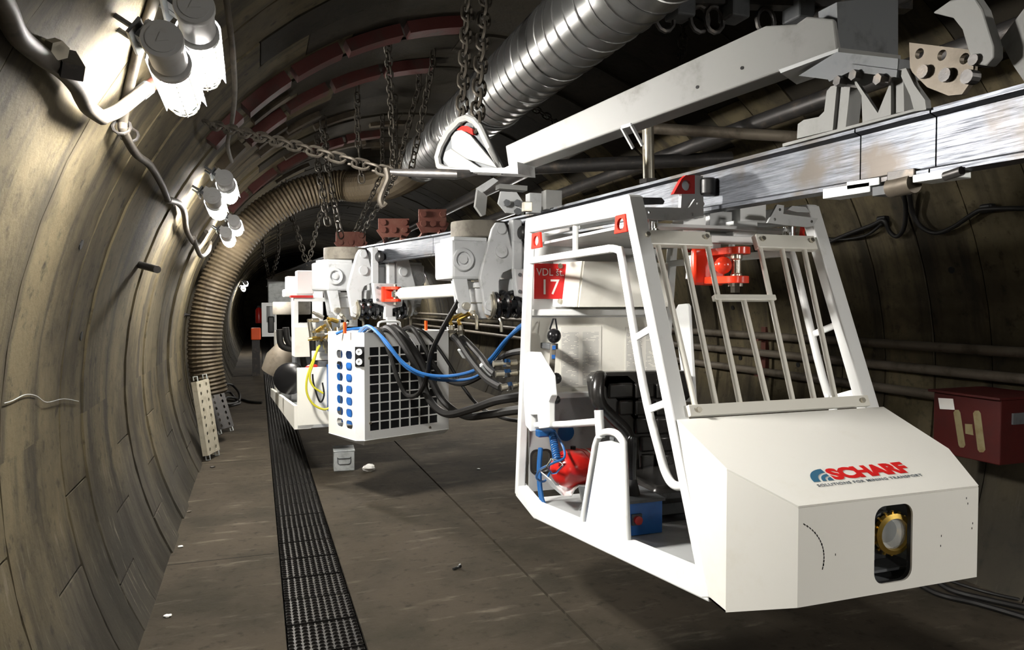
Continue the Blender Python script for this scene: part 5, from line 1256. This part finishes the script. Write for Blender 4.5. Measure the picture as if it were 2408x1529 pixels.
for x in (1.83, 1.99, 2.06, 2.30):
    c_ = V((x, 3.03 - (x - 1.8) * .28, 3.035 - .062)); mb = MB(); mb.tube([c_ + V((.05 * math.cos(2 * PI * k / 12), 0, .06 * math.sin(2 * PI * k / 12))) for k in range(12)], .012, 6, closed=True); mb.build('shackle', M['steel'], tn, smooth=True)
for px, py, lb_ in ((618, 432, 'red steel roof arch near the second lamp pair'), (596, 258, 'dim red roof arch over the taut chain'), (735, 236, 'red roof arch plate row high above the chains')):
    yy = PW(px, py, 2.44).y
    t = thing('roof_arch', lb_, 'roof arch', (TCX, yy, TCZ + 2.3), group='red roof arches')
    cuts = [98, 108, 118, 127, 136, 143]
    for a0, a1 in zip(cuts, cuts[1:]):
        mb = MB(); seg(mb, math.radians(a0 + .6), math.radians(a1 - .6), yy - .07, yy + .07, 2.43 + random.uniform(-.012, .012), .078, 4); mb.build('arch_plate', M['redarch'] if random.random() < .7 else M['wood'], t)
# timber lagging boards between the arches
taken = [(0, 400, PW(px, py, 2.44).y - .03, .16) for px, py in ((618, 432), (596, 258), (735, 236))]
taken += [(a - 3, a + 3, y, .06) for a, y in chain_tops]
placed = 0
while placed < 14:
    a0 = math.radians(random.uniform(75, 130)); y = random.uniform(4.6, 9.5); dl = random.uniform(.25, .5); a1 = a0 + dl / 2.4
    if any(abs(y + .05 - ty) < .07 + tw and not (math.degrees(a1) < t0 or math.degrees(a0) > t1) for t0, t1, ty, tw in taken): continue
    taken.append((math.degrees(a0) - 1, math.degrees(a1) + 1, y + .05, .05)); placed += 1
    mb = MB(); seg(mb, a0, a1, y, y + .10, 2.455, .050, 4); mb.build('lagging_board', M['wood'], None, label='dark timber lagging board wedged against the roof lining', cat='board', group='roof lagging boards')

# ------------------------------------------------------------ cables on the left wall
def wall_cable(name, pts, r, label, mat='cable', off=None, cat='cable', n=6):
    q = [PW(p[0], p[1], (p[2] if len(p) > 2 else TR - .05)) for p in pts]
    mb = MB(); mb.tube(cat_rom(q, n), r, 10); return mb.build(name, M[mat], None, smooth=True, label=label, cat=cat)
wall_cable('power_cable', [(-30, -60), (8, 10), (40, 80), (95, 130), (150, 168), (182, 205), (205, 250), (240, 277)], .024, 'thick dusty power cable curving down across the wall joints')
wall_cable('power_cable', [(240, 277), (275, 262, 2.435), (312, 235, 2.432), (345, 208, 2.435)], .022, 'short thick cable climbing to the large lamp pair')
wall_cable('power_cable', [(378, -40, 2.47), (352, 30, 2.478), (328, 110, 2.478), (305, 200, 2.478), (290, 280, 2.47), (292, 312), (320, 362), (352, 388), (378, 430), (395, 470)], .017, 'slimmer cable looping from the large lamp pair down the wall')
wall_cable('power_cable', [(395, 470), (420, 478), (433, 500), (440, 545), (462, 575), (485, 545, 2.42)], .02, 'drooping cable loops below the second lamp pair')
wall_cable('power_cable', [(455, 560, 2.445), (472, 602, 2.40), (490, 590, 2.42), (495, 570, 2.482)], .02, 'small cable loop beside the third lamp pair')
wall_cable('power_cable', [(530, -20, 2.49), (540, 60, 2.39), (548, 130, 2.36), (552, 220, 2.35), (545, 290, 2.36), (535, 340, 2.37), (545, 380, 2.385)], .012, 'thin cable hanging from the roof past the large lamp pair', 'cable')
q = PW(122, 122, 2.44); nrm = (V((TCX, q.y, TCZ)) - q).normalized()
ab = thing('anchor_bolt', 'threaded silver anchor bolt with nut holding the thick cable', 'bolt', q)
a, b = PW(97, 100, 2.49), PW(142, 119, 2.43)
mb = MB(); mb.cyl(a, b, .014, n=10); mb.build('stud', M['zinc'], ab, smooth=True)
mb = MB(); mb.cyl(a.lerp(b, .6), b, .024, n=6); mb.build('nut', M['zinc'], ab)
a, b = PW(150, 132, 2.46), PW(172, 170, 2.40); mb = MB(); mb.bar(a, b, .05, .04); mb.build('strap', M['steel'], ab)
for x, y, lb_ in ((286, 298, 'small dark cable clip below the cable junction'), (305, 318, 'wire tie hook holding the slim cable')):
    q = PW(x, y, 2.462); mb = MB(); mb.tube([q + V((.03 * math.cos(2 * PI * k / 10), .02 * math.sin(2 * PI * k / 10), .03 * math.sin(2 * PI * k / 10))) for k in range(10)], .006, 6, closed=True); mb.build('cable_clip', M['steel'], None, smooth=True, label=lb_, cat='clip')
a, b = PW(328, 222, 2.45), PW(368, 190, 2.44); cn = thing('cable_connector', 'red-sleeved cable connector plugged in below the large lamp pair', 'connector', a)
mb = MB(); mb.cyl(a, a.lerp(b, .55), .026, n=14); mb.build('body', M['dgrey'], cn, smooth=True)
mb = MB(); mb.cyl(a.lerp(b, .55), b, .022, n=14); mb.build('sleeve', M['rust'], cn, smooth=True)
a, b = PW(325, 622, TR + .01), PW(370, 634, 2.36); pipe('anchor_bar', a, b, .022, 'steel', 'dark round bar sticking out of the left wall', 'bar')
a, b = PW(432, 740, TR + .01), PW(444, 741, 2.468); pipe('anchor_bar', a, b, .018, 'steel', 'short hook bar on the wall beside the corrugated duct', 'bar')
mb = MB(); mb.tube(cat_rom([PW(x, y, TR - .008) for x, y in ((10, 948), (30, 942), (60, 928), (85, 931), (110, 946), (150, 938), (185, 944))], 5), .0016, 4); mb.build('chalk_line', M['alu'], wall, smooth=True)

# ------------------------------------------------------------ right wall: pipes, cables, hydrant box
for z, lb_ in ((1.345, 'upper'), (1.195, 'middle'), (1.035, 'lower')):
    x = TCX + math.sqrt((TR - .085) ** 2 - (z - TCZ) ** 2)
    pipe('wall_pipe', (x, 0.5, z), (x, 20, z), .032, 'pipe', lb_ + ' of three dusty steel pipes along the right wall')
for y in (5.2, 7.8, 10.2):
    t = thing('pipe_bracket', 'rusty red bracket carrying the three pipes on the right wall', 'bracket', (4.1, y, .9), group='pipe brackets')
    mb = MB(); mb.box((4.167, y, 1.20), (.036, .06, .44)); mb.build('post', M['rust'], t)
    for z in (1.345, 1.195, 1.035): mb = MB(); mb.box((4.125, y, z - .037), (.095, .05, .014)); mb.build('shelf', M['rust'], t)
wall_cable('wall_cable', [(1940, 575), (1990, 552), (2050, 530), (2078, 518), (2092, 545), (2110, 556), (2126, 535), (2130, 490), (2124, 455, 2.42)], .014, 'black cable drooping from the clip to the rail clamp on the right wall', 'hose')
wall_cable('wall_cable', [(2138, 452, 2.42), (2146, 500), (2166, 533), (2200, 548), (2240, 535), (2290, 502), (2320, 492), (2420, 490)], .014, 'black cable sagging along the right wall to the far clip', 'hose')
wall_cable('wall_cable', [(1930, 560), (1985, 563), (2040, 552), (2075, 525)], .010, 'second thinner black cable beside the drooping one', 'hose')
for x, y, lb_ in ((2076, 517, 'black cable clip where the drooping cables meet'), (2322, 490, 'black cable clip at the end of the sagging cable')):
    q = PW(x, y, 2.47); mb = MB(); mb.box(q, (.05, .07, .05)); mb.build('cable_clip', M['black'], None, bevel=.01, label=lb_, cat='clip')
hx = thing('hydrant_box', 'dull red steel hydrant box with a faded letter H mounted on the right wall', 'hydrant box', (3.92, 2.9, .72))
BX, BY0, BY1 = 3.72, 2.745, 3.15
bt = P(2345, 940, X=BX).z; bb = P(2362, 1098, X=BX).z
mb = MB(); mb.box(((BX + 4.12) / 2, (BY0 + BY1) / 2, (bt + bb) / 2), (4.12 - BX, BY1 - BY0, bt - bb)); hb_ = mb.build('box', M['hydrant'], hx, bevel=.006)
mb = MB(); mb.box(((BX + 4.12) / 2 - .01, (BY0 + BY1) / 2, bt + .006), (4.12 - BX + .04, BY1 - BY0 + .03, .014)); mb.build('lid', M['hydrant'], hx, bevel=.003)
mb = MB(); mb.box((4.15, 2.95, .85), (.12, .26, .04)); mb.build('wall_bracket', M['steel'], hx)
def mark(name, pts, mat):
    q = [P(x, y, X=BX - .001) for x, y in pts]; mb = MB(); o = q[0]; mb.plate([[((p - o).dot(V((0, -1, 0))), (p - o).dot(V((0, 0, 1)))) for p in q]], o, (0, -1, 0), (0, 0, 1), .001); mb.build(name, M[mat], hb_)
def pill(xa, ya, xb, yb, w):
    return [(xa - w, ya + 6), (xa - w * .5, ya), (xa + w * .5, ya), (xa + w, ya + 6), (xb + w, yb - 6), (xb + w * .5, yb), (xb - w * .5, yb), (xb - w, yb - 6)][::-1]
mark('letter_bar', pill(2250, 964, 2262, 1053, 8), 'boxmark'); mark('letter_bar', pill(2297, 966, 2308, 1064, 9), 'boxmark')
mark('letter_bar', [(2270, 1020), (2269, 997), (2286, 998), (2289, 1024)], 'boxmark')
mark('paper_label', [(2210, 962), (2206, 936), (2241, 938), (2245, 964)], 'paper')
mb = MB(); q = P(2385, 985, Y=BY0); mb.box(q + V((.05, -.004, 0)), (.14, .012, .06)); mb.build('vent', M['dgrey'], hx)
# cables and hoses on the right floor
for pts, lb_ in (([(2130, 1352), (2200, 1395), (2300, 1420), (2420, 1455)], 'black cable lying on the floor beyond the cab nose'), ([(2185, 1345), (2230, 1385), (2320, 1410), (2420, 1432)], 'second black cable beside it on the right floor'), ([(2200, 1348), (2235, 1366), (2320, 1393), (2420, 1415)], 'thin cable on the floor nearest the right wall')):
    mb = MB(); mb.tube(cat_rom([P(x, y, Z=(-.006 if 'thin' in lb_ else .001)) for x, y in pts], 6), (.010 if 'thin' in lb_ else .017), 8); mb.build('floor_cable', M['hose'], None, smooth=True, label=lb_, cat='cable')

# ------------------------------------------------------------ left side: perforated panels, cable coil
def perf_panel(bl, br, tl, label, mat, cols=2, rows=9):
    ux = br - bl; w_ = ux.length; ux.normalize(); uy = tl - bl; uy -= ux * uy.dot(ux); h_ = uy.length; uy.normalize()
    nn = ux.cross(uy)
    t = thing('perforated_panel', label, 'panel', bl)
    loops = [[(0, 0), (w_, 0), (w_, h_), (0, h_)]]
    for i in range(cols):
        for j in range(rows): loops.append(circ(w_ * (i + .5) / cols, h_ * (j + .6) / (rows + .2), min(.022, w_ / cols * .2), 8)[::-1])
    mb = MB(); mb.plate(loops, bl, ux, uy, .006); mb.build('sheet', mat, t)
    for s_ in (.006, w_ - .006):
        mb = MB(); mb.bar(bl + ux * s_ - nn * .03, bl + ux * s_ + uy * h_ - nn * .03, .005, .05, nn); mb.build('edge_flange', mat, t)
    for s_ in (.04, w_ - .04):
        for e in (0, h_):
            c_ = bl + ux * s_ + uy * e; d = uy * (-1 if e == 0 else 1)
            mb = MB(); mb.tube([c_, c_ + d * .05, c_ + d * .05 - nn * .04, c_ + d * .01 - nn * .04], .007, 6); mb.build('hook', M['alu'], t, smooth=True)
    return t
b1 = P(489, 1072, Z=.060); b1r = P(507, 1040, Z=.055); t1 = PW(434, 905, 2.40)
perf_panel(b1, V((b1.x + .10, b1.y + .30, .060)), t1, 'pale perforated steel panel leaning against the left wall', M['perf'])
b2 = P(514, 1012, Z=.063); perf_panel(b2, V((b2.x + .17, b2.y + .27, .063)), PW(487, 885, 2.33), 'darker perforated panel leaning behind the pale one', M['steel'])
cc = P(559, 938, Z=.02)
t = thing('cable_coil', 'black cable coiled loosely on the floor by the corrugated duct', 'cable', cc)
mb = MB(); mb.tube(cat_rom([inside(P(522, 905, Z=.25), 2.40), inside(P(544, 905, Z=.22), 2.40), inside(P(562, 925, Z=.10), 2.40), inside(P(559, 945, Z=.021), 2.40), inside(P(529, 950, Z=.021), 2.40), inside(P(534, 935, Z=.05), 2.40), inside(P(569, 940, Z=.021), 2.40), inside(P(594, 946, Z=.021), 2.40), inside(P(616, 947, Z=.021), 2.40)], 6), .02, 8); mb.build('loop', M['hose'], t, smooth=True)
mb = MB(); mb.tube(cat_rom([inside(P(519, 925, Z=.12), 2.40), inside(P(539, 922, Z=.10), 2.40), inside(P(554, 938, Z=.04), 2.40), inside(P(564, 948, Z=.021), 2.40), inside(P(534, 955, Z=.021), 2.40), inside(P(519, 950, Z=.021), 2.40)], 6), .02, 8); mb.build('loop', M['hose'], t, smooth=True)
# ------------------------------------------------------------ things on the floor
a, b = P(785, 1110, Z=.002), P(834, 1107, Z=.002); h_ = .19
sb_ = thing('metal_can', 'silver grey metal box with a pressed handle outline standing under the radiator box', 'metal box', a)
ux = (b - a).normalized(); uy = V((-ux.y, ux.x, 0)); w_ = (b - a).length
mb = MB(); mb.plate([[(0, 0), (w_, 0), (w_, .26), (0, .26)]], a + V((0, 0, h_)), ux, uy, h_); mb.build('body', M['alu'], sb_, bevel=.008)
mb = MB(); mb.plate([[(-.004, -.004), (w_ + .004, -.004), (w_ + .004, .264), (-.004, .264)]], a + V((0, 0, h_ + .012)), ux, uy, .014); mb.build('lid', M['alu'], sb_, bevel=.004)
fz_ = V((0, 0, 1)); fn_ = -uy
mb = MB(); mb.tube([a + ux * (w_ * x) + fz_ * (h_ * z) + fn_ * .004 for x, z in ((.18, .72), (.24, .66), (.76, .66), (.82, .72), (.80, .42), (.72, .36), (.28, .36), (.20, .42))], .004, 6, closed=True); mb.build('handle', M['dgrey'], sb_, smooth=True)
def lump(px, py, r, mat, name, label, cat, sc=(1, 1, .6), seed=1, zf=0.0):
    rnd = random.Random(seed); c_ = P(px, py, Z=zf + r * sc[2] * 1.0); mb = MB(); mb.sphere((0, 0, 0), r, 10, 6, sc); mb.v = [c_ + v * rnd.uniform(.8, 1.15) for v in mb.v]; return mb.build(name, M[mat], None, label=label, cat=cat)
lump(868, 1100, .055, 'paper', 'crumpled_paper', 'crumpled white paper on the floor beside the metal box', 'paper', (1.1, .8, .7), 3)
c_ = P(1073, 1338, Z=.007); mb = MB(); mb.tube(cat_rom([c_ + V((-.02, 0, 0)), c_ + V((.01, .012, .004)), c_ + V((.025, -.005, .012)), c_ + V((.018, -.01, .028))], 4), .008, 7); mb.build('rubber_scrap', M['rubber'], None, smooth=True, label='curled black rubber scrap lying in the open floor', cat='scrap')
for i, (x, y, r, mt, lb_) in enumerate(((394, 1448, .016, 'paper', 'pale flat pebble on the side floor strip near the wall foot'), (425, 1285, .014, 'paper', 'white crumb of plaster at the wall foot'), (500, 1098, .02, 'steel', 'dark splinter below the leaning panels'), (445, 1203, .014, 'pipe', 'brown stone chip at the wall foot'), (1125, 1103, .015, 'alu', 'small pale stone in the shadow under the hoses'))):
    lump(x, y, r, mt, 'stone_chip', lb_, 'stone', (1.3, 1, .4), i + 10, -.015 if x > 1100 else 0.0)
for x, y, lb_ in ((600, 785, 'orange red box standing far down the tunnel'),):
    a, b = P(590, 800, Y=17), P(613, 772, Y=17); t = thing('far_box', lb_, 'box', a); mb = MB(); mb.box(((a.x + b.x) / 2, 17.2, (a.z + b.z) / 2), (b.x - a.x, .4, b.z - a.z)); mb.build('box', M['orange'], t, bevel=.02); mb = MB(); mb.box(((a.x + b.x) / 2, 17.2, a.z / 2), ((b.x - a.x) * .8, .3, a.z)); mb.build('stand', M['steel'], t)
fa = P(616, 760, Y=12.3); fh = P(610, 722, Y=12.3).z - fa.z; fx_ = fa.x - .045
t = thing('far_extinguisher', 'red extinguisher strapped to the side of the small rear cab', 'extinguisher', fa); mb = MB(); mb.lathe([(.05, 0), (.055, .02), (.055, fh - .05), (.02, fh)], (fx_, 12.3, fa.z), (0, 0, 1), 14); mb.build('cylinder', M['red'], t, smooth=True); mb = MB(); mb.box((fx_, 12.3, fa.z + fh), (.05, .05, .04)); mb.build('valve', M['black'], t)

# ------------------------------------------------------------ loose gear inside the cab
ex = thing('pressure_cylinder', 'glossy red pressure cylinder lying across a white cradle in the cab', 'cylinder', P(1350, 1150, Y=3.25))
ca, cb2 = P(1306, 1104, Y=3.22), P(1420, 1096, Y=3.34); ax = (cb2 - ca); L_ = ax.length
mb = MB(); R_ = .094; mb.lathe([(.004, 0), (.035, .006), (.06, .02), (.08, .042), (R_, .085), (R_, L_ * .42), (R_ + .003, L_ * .43), (R_, L_ * .44), (R_, L_ * .9), (.06, L_)], ca, ax, 28); mb.build('shell', M['red'], ex, smooth=True)
mb = MB(); mb.lathe([(R_ + .002, L_ * .52), (R_ + .002, L_ * .56)], ca, ax, 28, cap=False); mb.build('band', M['zinc'], ex, smooth=True)
mb = MB(); mb.cyl(ca + ax * .35 + V((0, 0, R_ - .005)), ca + ax * .35 + V((0, 0, R_ + .015)), .014, n=8); mb.build('valve_cap', M['black'], ex)
cr = [(1296, 1128), (1325, 1166), (1344, 1166), (1352, 1150), (1362, 1141), (1395, 1144)]
mb = MB(); up_, dn = [P(x, y, Y=3.17) for x, y in cr], [P(x, y, Y=3.36) for x, y in cr]
for i in range(len(cr) - 1): 
    a, b = P(*cr[i], Y=3.17), P(*cr[i + 1], Y=3.17); mb.add([a, b, b + V((.02, .2, 0)), a + V((.02, .2, 0)), a - V((0, 0, .006)), b - V((0, 0, .006)), b + V((.02, .2, -.006)), a + V((.02, .2, -.006))], [(0, 1, 2, 3), (7, 6, 5, 4), (0, 4, 5, 1), (1, 5, 6, 2), (2, 6, 7, 3), (3, 7, 4, 0)])
mb.build('cradle', M['white'], cab)
pxp('cradle_leg', [(1395, 1144), (1362, 1142), (1372, 1185), (1352, 1215), (1395, 1215)], M['grey'], cab, .02, Y=3.19)
mb = MB(); mb.tube(cat_rom([P(1271, 1055, Y=3.53), P(1268, 1100, Y=3.48), P(1270, 1150, Y=3.45), P(1280, 1188, Y=3.40), P(1310, 1208, Y=3.35), P(1350, 1215, Y=3.3)], 6), .014, 8); mb.build('air_hose', M['bluehose'], None, smooth=True, label='blue air hose hanging from the hole in the cab rear wall', cat='hose')
q0, q1 = P(1298, 1014, Y=3.38), P(1310, 1083, Y=3.17); mb = MB(); helix(mb, q0, q1, .016, .005, 14, 10); mb.build('coiled_hose', M['bluehose'], None, smooth=True, label='coiled blue spiral hose hanging under the arm guard tube', cat='hose')
mb = MB(); mb.tube(cat_rom([P(1306, 1018, Y=3.33), P(1324, 1050, Y=3.22), P(1327, 1076, Y=3.13), P(1304, 1088, Y=3.14), P(1270, 1105, Y=3.35), P(1262, 1125, Y=3.42), P(1280, 1132, Y=3.42), P(1294, 1110, Y=3.4)], 5), .006, 7); mb.build('safety_line', M['bluehose'], None, smooth=True, label='thin blue cord looping around the silver carabiner', cat='cord')
mb = MB(); mb.tube([P(x, y, Y=3.14) for x, y in ((1296, 1080), (1318, 1086), (1324, 1094), (1308, 1112), (1298, 1114), (1286, 1098))], .0055, 7, closed=True); mb.build('carabiner', M['chrome'], None, smooth=True, label='silver carabiner in front of the red pressure cylinder', cat='carabiner')
mb = MB(); q = P(1328, 1016, Y=3.586); mb.lathe([(.042, 0), (.047, .01), (.047, .02), (.02, .025)], q, (0, -1, 0), 20); mb.build('hose_reel', M['bluehose'], None, smooth=True, label='small blue hose reel on the cab rear wall', cat='reel')
a, b = P(1262, 1028, Y=3.38), P(1300, 1008, Y=3.38); mb = MB(); mb.box(((a.x + b.x) / 2, 3.38, (a.z + b.z) / 2), (b.x - a.x, .05, b.z - a.z)); mb.build('blue_clamp', M['bluehose'], None, bevel=.008, label='blue clamp at the end of the arm guard tube', cat='clamp')
hl_ = thing('hand_lamp', 'black round-headed hand lamp with blue striped handle hung on the cab rear wall', 'hand lamp', P(1300, 880, Y=3.44))
q = P(1303, 790, Y=3.44); mb = MB(); mb.sphere(q, .038, 18, 10, (1, .7, 1)); mb.build('head', M['plastic'], hl_, smooth=True)
mb = MB(); mb.tube([P(1293, 775, Y=3.45), P(1301, 750, Y=3.47), P(1306, 750, Y=3.47), P(1310, 775, Y=3.45)], .005, 6); mb.build('hook', M['plastic'], hl_, smooth=True)
a, b = P(1301, 810, Y=3.44), P(1297, 882, Y=3.44); mb = MB(); mb.bar(a, b, .026, .02, (0, 1, 0)); mb.build('handle', M['tyre'], hl_, bevel=.004)
for f in (.1, .4): c_ = a.lerp(b, f); mb = MB(); mb.box(c_ + V((0, -.011, 0)), (.018, .004, .02)); mb.build('blue_stripe', M['blue'], hl_, label='blue stripe')
q = P(1301, 815, Y=3.46); mb = MB(); mb.box(V((q.x, 3.515, q.z)), (.05, .125, .03)); mb.build('holder', M['dgrey'], hl_, bevel=.004)
